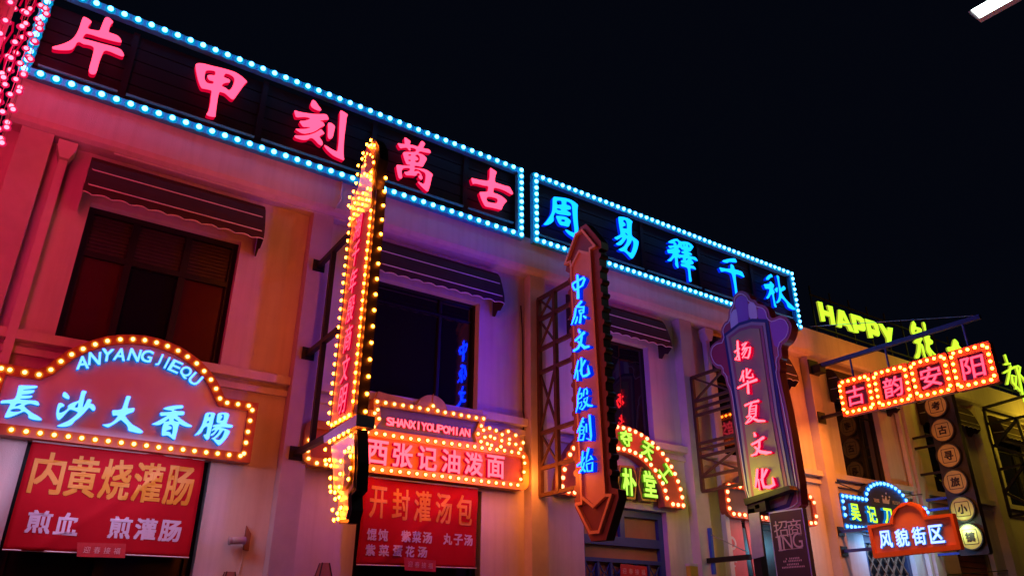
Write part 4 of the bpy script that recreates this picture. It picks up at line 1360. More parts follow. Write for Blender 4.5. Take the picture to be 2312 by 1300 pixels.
traced(w1, PWf, (0, 850), 8.125, [[[(350,155),(500,160),(690,165),(685,200),(600,220),(430,235),(425,250),(540,245),(640,245),(620,290),(540,315),(400,325),(390,340),(500,345),(600,345),(580,385),(480,400),(360,405),(380,420),(520,430),(690,440),(725,510),(700,530),(630,510),(550,490),(470,510),(440,535),(480,580),(600,670),(700,720),(775,780),(750,800),(640,795),(520,760),(520,690),(450,635),(400,650),(280,705),(170,745),(80,750),(100,690),(150,590),(195,500),(160,485),(80,485),(5,490),(20,435),(140,425),(260,415),(300,350),(320,270),(335,190)],
    [(265,540),(310,490),(400,490),(380,510),(310,540)], [(180,620),(230,590),(330,580),(395,605),(360,640),(220,645)]]], *ice)
traced(w1, PWf, (0, 850), 8.125, [[[(1180,275),(1215,290),(1275,360),(1270,415),(1210,400),(1145,360),(1155,300)]],
    [[(1110,475),(1170,500),(1185,540),(1120,560),(1085,610),(1085,665),(1150,650),(1250,585),(1240,530),(1330,475),(1450,440),(1470,360),(1495,265),(1520,250),(1600,270),(1560,330),(1540,430),(1510,580),(1560,510),(1600,420),(1640,405),(1690,430),(1650,490),(1720,505),(1755,570),(1740,620),(1700,625),(1640,560),(1600,600),(1520,690),(1430,770),(1370,810),(1330,870),(1260,905),(1160,920),(1080,915),(1035,900),(1130,860),(1250,810),(1350,740),(1440,655),(1370,620),(1280,595),(1210,670),(1140,750),(1080,800),(1045,770),(1030,680),(1045,580),(1070,490)], [(1360,560),(1440,460),(1430,570)]]], *ice)
traced(w1, PWf, (220, 870), 10.833, [[[(705,255),(780,250),(825,275),(790,340),(760,430),(730,560),(820,550),(910,540),(905,610),(870,650),(770,680),(670,730),(740,830),(850,950),(960,1010),(1050,1060),(1125,1130),(1080,1165),(1000,1165),(880,1135),(750,1105),(745,1020),(710,950),(640,890),(580,835),(540,850),(430,930),(340,980),(265,1025),(190,1000),(105,950),(210,945),(330,915),(430,840),(510,735),(440,725),(370,740),(355,595),(480,600),(600,580),(650,440),(690,320)]]], *ice)
traced(w1, PWf, (330, 900), 10.833, [[[(400,240),(500,195),(700,160),(890,150),(915,190),(890,230),(780,240),(660,265),(740,300),(930,300),(940,350),(920,395),(850,400),(750,400),(850,490),(950,560),(1040,610),(1135,660),(1090,690),(980,680),(880,645),(815,605),(790,660),(770,760),(735,880),(710,995),(660,990),(590,930),(520,885),(400,905),(380,880),(385,760),(410,640),(440,585),(400,595),(360,625),(270,645),(150,625),(140,610),(260,560),(400,480),(530,405),(440,410),(350,420),(330,330),(480,325),(620,315),(640,295),(600,280),(520,275)],
    [(455,560),(510,510),(560,475),(565,545),(500,552)], [(675,475),(740,510),(800,555),(740,555),(675,535)], [(530,655),(600,620),(650,650),(655,740),(640,850),(610,880),(590,810),(470,790),(540,755),(615,740),(625,690),(580,660)]]], *ice)
traced(w1, PWf, (330, 900), 10.833, [[[(1450,345),(1560,325),(1700,345),(1660,460),(1630,600),(1590,760),(1560,880),(1545,960),(1500,1005),(1450,980),(1390,870),(1470,865),(1490,780),(1505,670),(1450,680),(1400,730),(1370,800),(1300,870),(1165,900),(1240,830),(1310,740),(1370,630),(1410,500)], [(1520,430),(1550,370),(1580,375),(1575,430),(1540,450)], [(1475,590),(1500,540),(1540,535),(1540,580),(1500,595)]],
    [[(1750,350),(1880,330),(2000,345),(2035,390),(2000,500),(1960,610),(2050,625),(2120,640),(2120,690),(2050,705),(1900,690),(1800,700),(1920,720),(2060,785),(2020,870),(1950,980),(1860,1080),(1780,1145),(1720,1090),(1640,990),(1590,970),(1670,930),(1750,850),(1800,760),(1760,750),(1700,830),(1640,890),(1575,905),(1572,870),(1640,830),(1700,765),(1660,760),(1600,790),(1595,770),(1640,720),(1700,685),(1640,690),(1620,650),(1700,625),(1850,605),(1720,585),(1730,470)], [(1830,400),(1870,375),(1900,385),(1905,430),(1890,530),(1800,525),(1850,470),(1870,420)], [(1680,970),(1750,930),(1830,840),(1880,765),(1920,770),(1910,830),(1860,940),(1800,1005),(1730,1000)]]], *ice)
oA = (150, 760)
for ch, (x, y), r in zip('ANYANGJIEQU', [(265, 415), (462, 350), (668, 293), (880, 283), (1115, 293), (1315, 310), (1520, 368), (1645, 420), (1782, 480), (1945, 573), (2105, 685)], [0.30, 0.22, 0.14, 0.07, 0, -0.06, -0.12, -0.17, -0.26, -0.36, -0.46]):
    mb = MB()
    u, v = PWf.uv(oA[0] + x / 7.225, oA[1] + y / 7.225)
    add_glyph(mb, PWf, ch, u, v, 0.125 if ch not in 'IJ' else 0.08, 0.150, -0.07, -0.01, M['ice_n'], M['ice_s'], 0.035, 0.08, r)
    mb.obj('letter', w1)
lamp(w1, 'AREA', PWf.w(0.9, 3.45, 0.45), 16, (0.65, 0.58, 1.0), 1.8, 0.3, (0, 0.35, -1))  # added lilac fill for the wall below the sign

# --- second shop: ochre board with rose letters
o6b, k6 = (640, 840), 2.827
w2 = thing('shop_sign', 'ochre and brown shop sign with rose letters and amber bulbs, half disc on top', 'sign', PW.w(4.5, 3.6, -0.1))
Z6 = lambda pts: PW.uvs(zpx(o6b, k6, pts))
row_m = [(535,383),(590,390),(645,397),(700,406),(755,415),(810,424),(862,430),(918,436),(968,442),(1020,450),(1072,456),(1122,463),(1172,470),(1218,475),(1265,483),(1315,489),(1360,494),(1408,500),(1454,508),(1498,515)]
col_r = [(1530,540),(1537,580),(1533,637),(1512,683)]
row_b = [(1493,720),(1448,715),(1402,710),(1355,706),(1307,700),(1260,694),(1211,688),(1163,683),(1115,677),(1062,670),(1010,664),(957,658),(905,653),(850,647),(797,641),(742,635),(686,629),(628,624),(572,618),(512,611),(455,605),(390,599),(330,593),(270,587),(211,580),(158,551),(154,502),(163,433)]
row_t = [(597,188),(650,196),(706,204),(761,212),(815,221),(868,229),(920,238),(953,216),(982,247),(1030,257),(1083,265),(1132,274),(1180,282),(1228,291),(1275,297)]
side = [(600,240),(608,297),(575,348),(580,262),(568,313),(1260,343),(1240,393),(1258,443)]
scroll = [(1313,358),(1355,373),(1275,370),(1318,410),(1283,415),(1393,398),(1432,378),(1480,403),(1527,450),(1345,422),(1298,457),(1325,466),(1390,437),(1385,475),(1440,428),(1437,455),(1480,460),(1510,490)]
rm, rb = Z6(row_m), Z6(row_b)
uR2, uL2 = Z6([(1537, 580)])[0][0] + 0.03, Z6([(150, 500)])[0][0]
vm = sum(p[1] for p in rm) / len(rm)
vb2 = sum(p[1] for p in rb[:20]) / 20
low = rrect(uL2, vb2, uR2, vm, 0.08, 5)
mb = MB()
mb.prism(PW, [offset(low, 0.055), offset(low, -0.05)], -0.17, 0.0, M['amber_channel'])
mb.prism(PW, [offset(low, -0.045)], -0.16, -0.04, M['red_channel'])
mb.obj('lower_board', w2)
up = Z6([(600, 188), (1275, 297), (1262, 345), (1240, 395), (1262, 470), (545, 375), (608, 297), (600, 240)])
mb = MB()
mb.prism(PW, [offset(up, 0.05), offset(up, -0.045)], -0.15, -0.012, M['amber_channel'])
mb.prism(PW, [offset(up, -0.04)], -0.14, -0.05, M['gray_face'])
mb.obj('upper_board', w2)
mb = MB()
hd = Z6([(955, 240), (1052, 225), (850, 190)])
cu = hd[0][0]
rr = (hd[1][0] - hd[2][0]) / 2
mb.prism(PW, [arc(cu, hd[0][1] - 0.02, rr, rr * 0.95, 0, math.pi, 17)], -0.12, -0.02, M['gold'])
mb.tube([PW.w(cu, hd[0][1], -0.014), PW.w(cu, hd[0][1] + rr * 0.93, -0.014)], 0.006, M['amber_channel'], 4)
mb.prism(PW, [Z6([(592, 165), (612, 118), (845, 182), (830, 205)])], -0.12, -0.03, M['gold'])
mb.prism(PW, [Z6([(1085, 245), (1180, 232), (1275, 238), (1302, 300), (1275, 320), (1230, 275)])], -0.12, -0.03, M['gold'])
mb.obj('crest', w2)
mb = MB()
sc = smooth(Z6([(1262, 480), (1240, 440), (1235, 385), (1268, 345), (1320, 345), (1365, 380), (1400, 375), (1430, 350), (1485, 385), (1535, 440), (1540, 520), (1480, 512)]), 1)
mb.prism(PW, [sc], -0.15, -0.014, M['amber_channel'])
mb.obj('scroll', w2)
sc2 = smooth(Z6([(545, 375), (530, 240), (575, 235), (600, 290), (585, 350)]), 1)
mb = MB()
mb.prism(PW, [sc2], -0.15, -0.016, M['amber_channel'])
mb.obj('scroll', w2)
bulbs(w2, 'amber', [(PW, u, v, 0.0) for u, v in rm + Z6(col_r) + rb + Z6(row_t) + Z6(side) + Z6(scroll)])
letters(w2, PW, '西张记油泼面', zpx(o6b, k6, [(597, 512)])[0], zpx(o6b, k6, [(1350, 603)])[0], 56, M['pale_n'], M['red2_s'], -0.039, 0.06, wf=0.92, bold=0.028)
letters(w2, PW, 'SHANXIYOUPOMIAN', zpx(o6b, k6, [(682, 312)])[0], zpx(o6b, k6, [(1178, 384)])[0], 19, M['pale_n'], M['red2_s'], -0.049, 0.03, wf=0.82, bold=0.06)
lamp(w2, 'AREA', PW.w((uL2 + uR2) / 2, (vb2 + vm) / 2, 0.30), 22, (1.0, 0.20, 0.03), 2.2, 0.5, (0, 1, -0.5))  # added orange fill over the board and wall
lamp(w2, 'POINT', PW.w(uR2 + 0.06, vm - 0.35, 0.16), 11, (1.0, 0.20, 0.025), 0.12)  # added stand-in for the bulbs' wash on the pilaster side
lamp(w2, 'POINT', PW.w(uR2 - 0.1, vm - 0.4, 0.75), 15, (1.0, 0.20, 0.025), 0.12)  # added orange fill for the lower half of the arrow

# --- third shop: horseshoe arch sign and two hexagonal plaques
w3 = thing('shop_sign', 'horseshoe shaped red-brown shop sign with lime letters and orange bulbs behind the arrow', 'sign', PW.w(8.3, 3.2, -0.1))
a_, b_ = PW.uv(1268, 1107), PW.uv(1541, 1141)
uc = (a_[0] + b_[0]) / 2
ra = (b_[0] - a_[0]) / 2
v0 = (a_[1] + b_[1]) / 2
top = PW.uv(1407, 966)[1]
rb_ = top - v0
inn = PW.uv(1505.6, 1132)
ta = (b_[0] - inn[0])
itop = PW.uv(1410, 1014)[1]
outer = arc(uc, v0, ra, rb_, 0, math.pi, 41)
inner = arc(uc, v0, ra - ta, itop - v0, math.pi, 0, 41)
ring = outer + inner
mb = MB()
rg = arc(uc, v0 - 0.05, ra + 0.05, rb_ + 0.10, 0, math.pi, 41) + arc(uc, v0 - 0.05, ra - ta - 0.05, itop - v0 + 0.0, math.pi, 0, 41)
mb.prism(PW, [rg], -0.17, 0.0, M['red_channel'])
mb.obj('arch', w3)
pts = []


def even(poly, step):
    out = [poly[0]]
    acc = 0
    for i in range(len(poly) - 1):
        a, b = Vector(poly[i]), Vector(poly[i + 1])
        L = (b - a).length
        d = step - acc
        while d <= L:
            out.append(tuple(a + (b - a) * d / L))
            d += step
        acc = L - (d - step)
    return out


pts += even(outer, 0.135) + even(inner, 0.125) + lerp(inner[-1], outer[0], 4)[1:-1] + lerp(outer[-1], inner[0], 4)[1:-1]
bulbs(w3, 'orange', [(PW, u, v, 0.0) for u, v in pts])
o1, k1 = (1370, 860), 4.642
for ch, (x, y), r in (('夺', (180, 605), 0.02), ('天', (405, 730), -0.35), ('工', (597, 965), -0.85)):
    mb = MB()
    u, v = PW.uv(o1[0] + x / k1, o1[1] + y / k1)
    add_glyph(mb, PW, ch, u, v, 0.27, 0.27, 0.0, 0.06, M['lime_n'], M['lime_s'], 0.04, 0, r)
    mb.obj('letter', w3)
lamp(w3, 'POINT', PW.w(uc + ra * 0.9, v0 + 0.2, 1.1), 10, (0.85, 0.72, 0.06), 0.12)  # added yellow fill reaching towards the petal-topped sign
lamp(w3, 'POINT', (9.6, -1.7, 3.75), 6, (0.9, 0.80, 0.05), 0.1)  # added yellow light in mid-air for the petal-topped sign's foot
lamp(w3, 'AREA', PW.w(uc, v0 + rb_ * 0.8, 0.35), 3, (1.0, 0.16, 0.03), 1.2, 0.3, (0, 1, -0.4))  # added orange wash over the arch
for ch, (x0, x1, y0, y1), lab in (('朴', (100, 310, 880, 1240), 'dark green hexagonal plaque with a lime letter touching the arrow sign'), ('堂', (318, 530, 895, 1265), 'dark green hexagonal plaque with a lime letter under the horseshoe arch')):
    hx = thing('letter_plaque', lab, 'sign', PW.w(8.4, 2.9, -0.1), 'hexagonal plaques under the horseshoe arch')
    P2 = PL('F', -0.12)
    sh = (y1 - y0)
    xm = (x0 + x1) / 2
    hexa = P2.uvs(zpx(o1, k1, [(x0 + 30, y0), (x1 - 30, y0 + 12), (x1 + 5, (y0 + y1) / 2 - 40), (x1 - 15, y1), (x0 + 45, y1 - 15), (x0 + 5, (y0 + y1) / 2)]))
    mb = MB()
    mb.prism(P2, [hexa, offset(hexa, -0.03)], -0.10, 0.012, M['brass'])
    mb.prism(P2, [offset(hexa, -0.028)], -0.10, 0.0, M['greenblack'])
    mb.obj('board', hx)
    mb = MB()
    u, v = P2.uv(o1[0] + (xm + 12) / k1, o1[1] + (y0 + y1) / 2 / k1)
    add_glyph(mb, P2, ch, u, v, 0.30, 0.44, 0.0, 0.05, M['lime_n'], M['lime_s'], 0.04, 0.0)
    mb.obj('letter', hx)

# --- fourth shop: board mostly hidden by the petal-topped sign
w4 = thing('shop_sign', 'grey-green rounded shop sign ringed with orange bulbs behind the petal-topped sign', 'sign', PW.w(12.2, 3.2, -0.1))
ul4, ur4 = PW.uv(1643, 1130)[0], PW.uv(1841, 1165)[0]
vb4, vt4 = PW.uv(1660, 1160)[1], PW.uv(1670, 1098)[1]
body = rrect(ul4, vb4, ur4, vt4, 0.10, 5)
mb = MB()
mb.prism(PW, [offset(body, 0.06), offset(body, -0.05)], -0.15, 0.0, M['red_channel'])
mb.prism(PW, [offset(body, -0.045)], -0.14, -0.04, M['gray_face'])
mb.prism(PW, [arc((ul4 + ur4) / 2, vt4 + 0.062, (ur4 - ul4) * 0.33, 0.34, 0, math.pi, 17)], -0.15, -0.01, M['gray_face'])
mb.obj('board', w4)
pth = body + body[:1]
top4 = arc((ul4 + ur4) / 2, vt4 + 0.062, (ur4 - ul4) * 0.33, 0.34, 0, math.pi, 17)
bulbs(w4, 'orange', [(PW, u, v, 0.0) for u, v in even(pth, 0.145)[:-1] + even(top4, 0.15)])
lamp(w4, 'AREA', PW.w((ul4 + ur4) / 2, vb4, 0.25), 8, (1.0, 0.5, 0.4), 1.6, 0.3, (0, 0.6, -1))  # added warm fill below the sign

# --- fifth shop: navy board with blue bulbs and yellow letters
w5 = thing('shop_sign', 'navy shop sign with yellow letters, a small crown and sky blue bulbs', 'sign', PW.w(16.2, 3.3, -0.1))
Z8 = lambda pts: PW.uvs(zpx(o8, 5.416, pts))
lt, lbm = Z8([(208, 305)])[0], Z8([(262, 688)])[0]
pr_ = Z8([(1268, 560)])[0]
vt5 = lt[1] - 0.02
vb5 = lbm[1]
u0, u1 = lt[0], pr_[0]
ap = Z8([(725, 172)])[0]
uc5 = ap[0]
ha = uc5 - Z8([(500, 300)])[0][0]
core = [(u0, vb5), (u1, vb5), (u1, vt5), (uc5 + ha, vt5)] + arc(uc5, vt5, ha, ap[1] - vt5, 0.15, math.pi - 0.15, 15) + [(uc5 - ha, vt5), (u0, vt5)]
mb = MB()
mb.prism(PW, [offset(core, 0.05)], -0.15, 0.0, M['navy_board'])
mb.obj('board', w5)
B = even(core + core[:1], 0.135)
bulbs(w5, 'sky', [(PW, u, v, 0.0) for u, v in B[:-1]])
letters(w5, PW, '吴记刀', zpx(o8, 5.416, [(355, 520)])[0], zpx(o8, 5.416, [(757, 572)])[0], 37, M['yel_n'], M['ice_s'], 0.0, 0.06, wf=0.95, bold=0.035)
letters(w5, PW, 'TESE', zpx(o8, 5.416, [(618, 370)])[0], zpx(o8, 5.416, [(670, 378)])[0], 7.5, M['white_paint'], M['white_paint'], 0.001, 0.006, wf=0.7, joined=True, name='lettering')
letters(w5, PW, 'MEISHI', zpx(o8, 5.416, [(845, 398)])[0], zpx(o8, 5.416, [(925, 410)])[0], 7.5, M['white_paint'], M['white_paint'], 0.001, 0.006, wf=0.7, joined=True, name='lettering')
mb = MB()
mb.prism(PW, [Z8([(722, 405), (716, 345), (742, 372), (756, 318), (775, 378), (800, 355), (795, 418)])], 0.001, 0.01, M['white_paint'])
for x, y in ((715, 322), (757, 288), (799, 333)):
    u, v = Z8([(x, y)])[0]
    mb.prism(PW, [arc(u, v, 0.022, 0.022, 0, 2 * math.pi, 11)[:-1]], 0.001, 0.01, M['white_paint'])
mb.obj('crown_emblem', w5)
lamp(w5, 'AREA', PW.w((u0 + u1) / 2, vb5 - 0.02, 0.22), 30, (0.22, 0.50, 1.0), 1.6, 0.3, (0, 0.55, -1))  # added blue fill below the sign
lamp(w5, 'POINT', PW.w(u1 - 0.1, vb5 + 0.1, 0.75), 11, (0.62, 0.9, 0.5), 0.12)  # added pale green fill for the lower discs


# ================================================================ BANNERS, PAPERS, POSTERS
def banner(label, px, plY, lines, seed):
    pl = PL('F', plY)
    q = pl.uvs(px)     # bl, br, tr, tl
    t = thing('banner', label, 'banner', pl.w((q[0][0] + q[1][0]) / 2, q[0][1], 0), 'red printed banners over the shop doors')
    rnd = random.Random(seed)
    nx, nz = 36, 24
    ph = [rnd.uniform(0, 6) for _ in range(4)]

    def sag(s, r):
        return 0.012 * math.sin(s * 5 + ph[0] + r * 3) + 0.010 * math.sin((s - r) * 11 + ph[1]) * r + 0.018 * math.exp(-((s - 0.15 - r * 0.75) / 0.05) ** 2) + 0.006 * math.sin(s * 23 + ph[2])

    me = MB()
    for j in range(nz + 1):
        for i in range(nx + 1):
            s, r = i / nx, 1 - j / nz
            a = (q[0][0] + (q[1][0] - q[0][0]) * s, q[0][1] + (q[1][1] - q[0][1]) * s)
            b = (q[3][0] + (q[2][0] - q[3][0]) * s, q[3][1] + (q[2][1] - q[3][1]) * s)
            f_ = 1 - r
            uu, vv = b[0] + (a[0] - b[0]) * (1 - f_), b[1] + (a[1] - b[1]) * (1 - f_)
            me.v.append(pl.w(uu, vv, sag(s, f_)))
    for j in range(nz):
        for i in range(nx):
            n = j * (nx + 1) + i
            me.face([n, n + 1, n + nx + 2, n + nx + 1], M['banner'])
    o = me.obj('sheet', t, True)
    o.modifiers.new('thickness', 'SOLIDIFY').thickness = 0.003
    lip = MB()
    lip.tube([pl.w(q[3][0], q[3][1], 0.012), pl.w(q[2][0], q[2][1], 0.012)], 0.010, M['pvc'], 6)
    lip.obj('hem', t)
    lip = MB()
    lip.tube([pl.w(q[0][0], q[0][1], 0.012), pl.w(q[1][0], q[1][1], 0.012)], 0.008, M['pvc'], 6)
    lip.obj('hem', t)
    for txt, p0, p1, h, m_, wf, bold in lines:
        for o in letters(t, pl, txt, p0, p1, h, M[m_], M[m_], 0.002, 0.003, wf=wf, bold=bold, joined=True, name='lettering'):
            o0 = parent_world(t)
            for v in o.data.vertices:
                x, z = v.co.x + o0.x, v.co.z + o0.z
                s_ = min(1, max(0, (x - q[3][0]) / (q[2][0] - q[3][0])))
                f_ = min(1, max(0, (z - q[0][1]) / (q[3][1] - q[0][1])))
                v.co.y -= sag(s_, f_)
    return t


banner('red banner with one line of large yellow characters over widely spaced white ones', [(4.5, 1240), (426, 1258), (463, 1038), (73, 995)], -0.085,
       [('内黄烧灌肠', zpx(o3, k3, [(243, 778)])[0], zpx(o3, k3, [(905, 842)])[0], 96, 'ban_yellow', 0.70, 0.03),
        ('煎血 煎灌肠', zpx(o3, k3, [(198, 1025)])[0], zpx(o3, k3, [(862, 1070)])[0], 53, 'ban_white', 0.98, 0.035)], 1)
banner('red banner with large yellow characters over two lines of small white ones', [(804, 1274), (1075, 1282), (1079, 1102.5), (823, 1075)], -0.10,
       [('开封灌汤包', zpx(o6b, k6, [(605, 828)])[0], zpx(o6b, k6, [(1155, 880)])[0], 72, 'ban_yellow', 0.62, 0.03),
        ('馄饨 紫菜汤 丸子汤', zpx(o6b, k6, [(560, 1034)])[0], zpx(o6b, k6, [(1182, 1070)])[0], 27, 'ban_white', 0.95, 0.035),
        ('紫菜蛋花汤', zpx(o6b, k6, [(553, 1133)])[0], zpx(o6b, k6, [(885, 1146)])[0], 26, 'ban_white', 0.98, 0.035)], 2)


def paper(label, px, Y, text, c0, c1, h):
    pl = PL('F', Y)
    t = thing('paper_strip', label, 'paper strip', pl.w(*pl.uv(*px[0]), 0), 'small red paper strips at the shop doors')
    mb = MB()
    q = pl.uvs(px)
    mb.prism(pl, [q], -0.004, 0.0, M['paper'])
    mb.obj('sheet', t)
    letters(t, pl, text, c0, c1, h, M['paper_txt'], M['paper_txt'], 0.0006, 0.002, wf=0.95, bold=0.0, joined=True, name='lettering')


paper('small red paper strip with faded pale characters under the banner at the lower left', zpx(o3, k3, [(388, 1200), (632, 1207), (638, 1135), (392, 1128)]), -0.135, '迎春接福', zpx(o3, k3, [(440, 1165)])[0], zpx(o3, k3, [(592, 1172)])[0], 15)
paper('small red paper strip with pale characters under the banner with three lines', zpx(o6b, k6, [(775, 1262), (973, 1272), (972, 1200), (768, 1178)]), -0.15, '迎春接福', zpx(o6b, k6, [(810, 1222)])[0], zpx(o6b, k6, [(938, 1234)])[0], 13)
paper('crumpled red paper strip on the blue lattice door', zpx((1180, 840), 2.826, [(625, 1330), (798, 1340), (793, 1238), (625, 1220)]), 0.09, '迎春接福', zpx((1180, 840), 2.826, [(650, 1265)])[0], zpx((1180, 840), 2.826, [(770, 1275)])[0], 13)

# posters beside the fourth shop door
for lab, px, big in (('narrow red poster with a pale ring beside the petal-topped sign foot', [(1655, 1310), (1692, 1310), (1672, 1165), (1640, 1160)], (1652, 1225)),
                     ('red poster with a round blue print behind the advert post', [(1706, 1310), (1736, 1310), (1715, 1172), (1680, 1168)], (1715, 1215))):
    pl = PL('F', -0.03)
    t = thing('poster', lab, 'poster', pl.w(*pl.uv(*px[0]), 0), 'red posters at the fourth shop')
    mb = MB()
    mb.prism(pl, [pl.uvs(px)], -0.025, 0.0, M['poster'])
    mb.obj('sheet', t)
    u, v = pl.uv(*big)
    mb = MB()
    mb.prism(pl, [arc(u, v, 0.12, 0.12, 0, 2 * math.pi, 21)[:-1], arc(u, v, 0.075, 0.075, 0, 2 * math.pi, 21)[:-1]], 0.001, 0.004, M['poster_blue'] if big[0] > 1700 else M['ban_white'])
    mb.obj('print', t)
    mb = MB()
    mb.prism(pl, [[(u - 0.10, v - 0.32), (u + 0.08, v - 0.32), (u + 0.08, v - 0.29), (u - 0.10, v - 0.29)]], 0.001, 0.004, M['ban_white'])
    mb.prism(pl, [[(u - 0.10, v - 0.40), (u + 0.03, v - 0.40), (u + 0.03, v - 0.37), (u - 0.10, v - 0.37)]], 0.001, 0.004, M['ban_white'])
    mb.obj('print', t)

# ================================================================ ADVERT POST ON THE PAVEMENT
XP = 9.95
PP = PL('B', XP)
ap_ = thing('advert_post', 'dark post on the pavement carrying a tall narrow advert panel and a crossbar', 'sign post', (XP + 0.03, -1.50, 0))
up_ = 1.50
mb = MB()
mb.box((XP - 0.05, -up_ - 0.07, 0.0), (XP + 0.09, -up_ + 0.07, 3.36), M['dark'])
mb.box((XP - 0.17, -up_ - 0.19, 0.0), (XP + 0.21, -up_ + 0.19, 0.05), M['dark'])
mb.obj('post', ap_)
mb = MB()
mb.prism(PP, [PP.uvs([(1686, 1127), (1788, 1096), (1793, 1105), (1690, 1141)])], -0.10, 0.08, M['dark'])
mb.prism(PP, [PP.uvs([(1691, 1141), (1731, 1129), (1735, 1152), (1694, 1164)]), PP.uvs([(1708, 1141), (1718, 1138), (1721, 1146), (1711, 1149)])], -0.06, 0.05, M['dark'])
mb.obj('crossbar', ap_)
mb = MB()
mb.prism(PP, [PP.uvs([(1697, 1160), (1721, 1156), (1732, 1255), (1706, 1262)])], 0.055, 0.075, M['silver'])
mb.obj('front_strip', ap_)
mb = MB()
ad = PP.uvs([(1735, 1156), (1811, 1145), (1840, 1330), (1764, 1340)])
um0, um1 = ad[0][0], (ad[1][0])
vtop = ad[0][1]
mb.prism(PP, [[(um0, 2.15), (um1, 2.15), (um1, vtop), (um0, vtop)]], -0.09, 0.0, M['white_paint'])
mb.prism(PP, [[(um0 + 0.02, 2.16), (um1 - 0.02, 2.16), (um1 - 0.02, vtop - 0.02), (um0 + 0.02, vtop - 0.02)]], 0.001, 0.008, M['ad'])
adp = mb.obj('advert_panel', ap_)
o23, k23 = (1540, 940), 3.612
mb = MB()
for ch, x, y in (('招', 808, 915), ('商', 920, 900)):
    u, v = PP.uv(o23[0] + x / k23, o23[1] + y / k23)
    add_glyph(mb, PP, ch, u, v, 0.25, 0.24, 0.0085, 0.012, M['ad_txt'], M['ad_txt'], 0.0)
for ch, x, y, wd in (('I', 800, 1032, 0.08), ('N', 862, 1022, 0.17), ('G', 945, 1008, 0.17)):
    u, v = PP.uv(o23[0] + x / k23, o23[1] + y / k23)
    add_glyph(mb, PP, ch, u, v, wd * (1.0 if ch != 'I' else 2.6), 0.215, 0.0085, 0.012, M['ad_txt'], M['ad_txt'], -0.008)
    if ch == 'I' or ch == 'N':
        for dv in (-0.105, 0.105):
            for du_ in ((0,) if ch == 'I' else ((-0.075, 0.075) if dv > 0 else (-0.075,))):
                mb.prism(PP, [[(u + du_ - 0.035, v + dv - 0.006), (u + du_ + 0.035, v + dv - 0.006), (u + du_ + 0.035, v + dv + 0.006), (u + du_ - 0.035, v + dv + 0.006)]], 0.0085, 0.0125, M['ad_txt'])
for k, (y, a, b) in enumerate(((1088, 790, 990), (1158, 850, 965), (1180, 830, 985), (1205, 860, 975), (1230, 820, 1008))):
    (u0, v0_), (u1, v1_) = PP.uv(o23[0] + a / k23, o23[1] + y / k23), PP.uv(o23[0] + b / k23, o23[1] + (y - 12) / k23)
    hh = 0.004 if k == 0 else 0.013
    if k == 0:
        mb.prism(PP, [[(u0, v0_ - hh), (u1, v0_ - hh), (u1, v0_ + hh), (u0, v0_ + hh)]], 0.0085, 0.012, M['ad_txt'])
    else:
        n = int((u1 - u0) / 0.028)
        for q in range(n):
            if random.random() < 0.88:
                e = u0 + (u1 - u0) * q / n
                mb.prism(PP, [[(e, v0_ - hh), (e + 0.018, v0_ - hh), (e + 0.018, v0_ + hh * random.uniform(0.4, 1)), (e, v0_ + hh)]], 0.0085, 0.011, M['ad_txt'])
mb.obj('print', adp)

# low bracket on the fourth pilaster
PK = PL('B', 10.24)
t = thing('low_bracket', 'black beam and blue upright rod bracketed low on the pilaster left of the advert post', 'bracket', (10.24, -0.2, 2.55))
mb = MB()
e = PK.uv(1622, 1263)
f_ = PK.uv(1694, 1256)
mb.tube([PK.w(0.2, e[1]), PK.w(f_[0], e[1])], 0.055, M['dark'], 4)
g_ = PK.uv(1613, 1190)
mb.tube([PK.w(0.30, g_[1]), PK.w(0.30, e[1] - 0.22)], 0.04, M['bluebar'], 4)
mb.tube([PK.w(0.30, g_[1] - 0.1), PK.w(f_[0] - 0.05, e[1] + 0.08)], 0.008, M['wire'], 5)
mb.obj('bars', t)

# ================================================================ SMALL WALL FITTINGS
t = thing('wall_camera', 'small pale security camera on the wall left of the lower bulb sign', 'camera', (2.36, -0.05, 2.65))
PQ = PL('F', -0.10)
c0 = PQ.uv(540, 1222)
mb = MB()
mb.tube([PQ.w(c0[0] - 0.10, c0[1] + 0.005), PQ.w(c0[0] + 0.07, c0[1] + 0.02)], 0.042, M['graybox'], 12)
mb.tube([PQ.w(c0[0] - 0.12, c0[1] + 0.003), PQ.w(c0[0] - 0.10, c0[1] + 0.005)], 0.048, M['graybox'], 12)
mb.obj('body', t, True)
mb = MB()
mb.prism(PL('F', -0.002), [PL('F', -0.01).uvs([(548, 1240), (560, 1243), (566, 1205), (556, 1186)])], 0.0, 0.035, M['lampshade'])
mb.tube([PQ.w(c0[0] + 0.06, c0[1]), PQ.w(c0[0] + 0.08, c0[1] - 0.02, -0.08)], 0.014, M['graybox'], 8)
mb.obj('mount', t)
mb = MB()
mb.tube([PQ.w(c0[0] + 0.06, c0[1] - 0.04, -0.085), PQ.w(c0[0] + 0.09, c0[1] - 0.18, -0.09), PQ.w(c0[0] + 0.07, c0[1] - 0.34, -0.092)], 0.006, M['pvc'], 5)
mb.obj('cable', t)

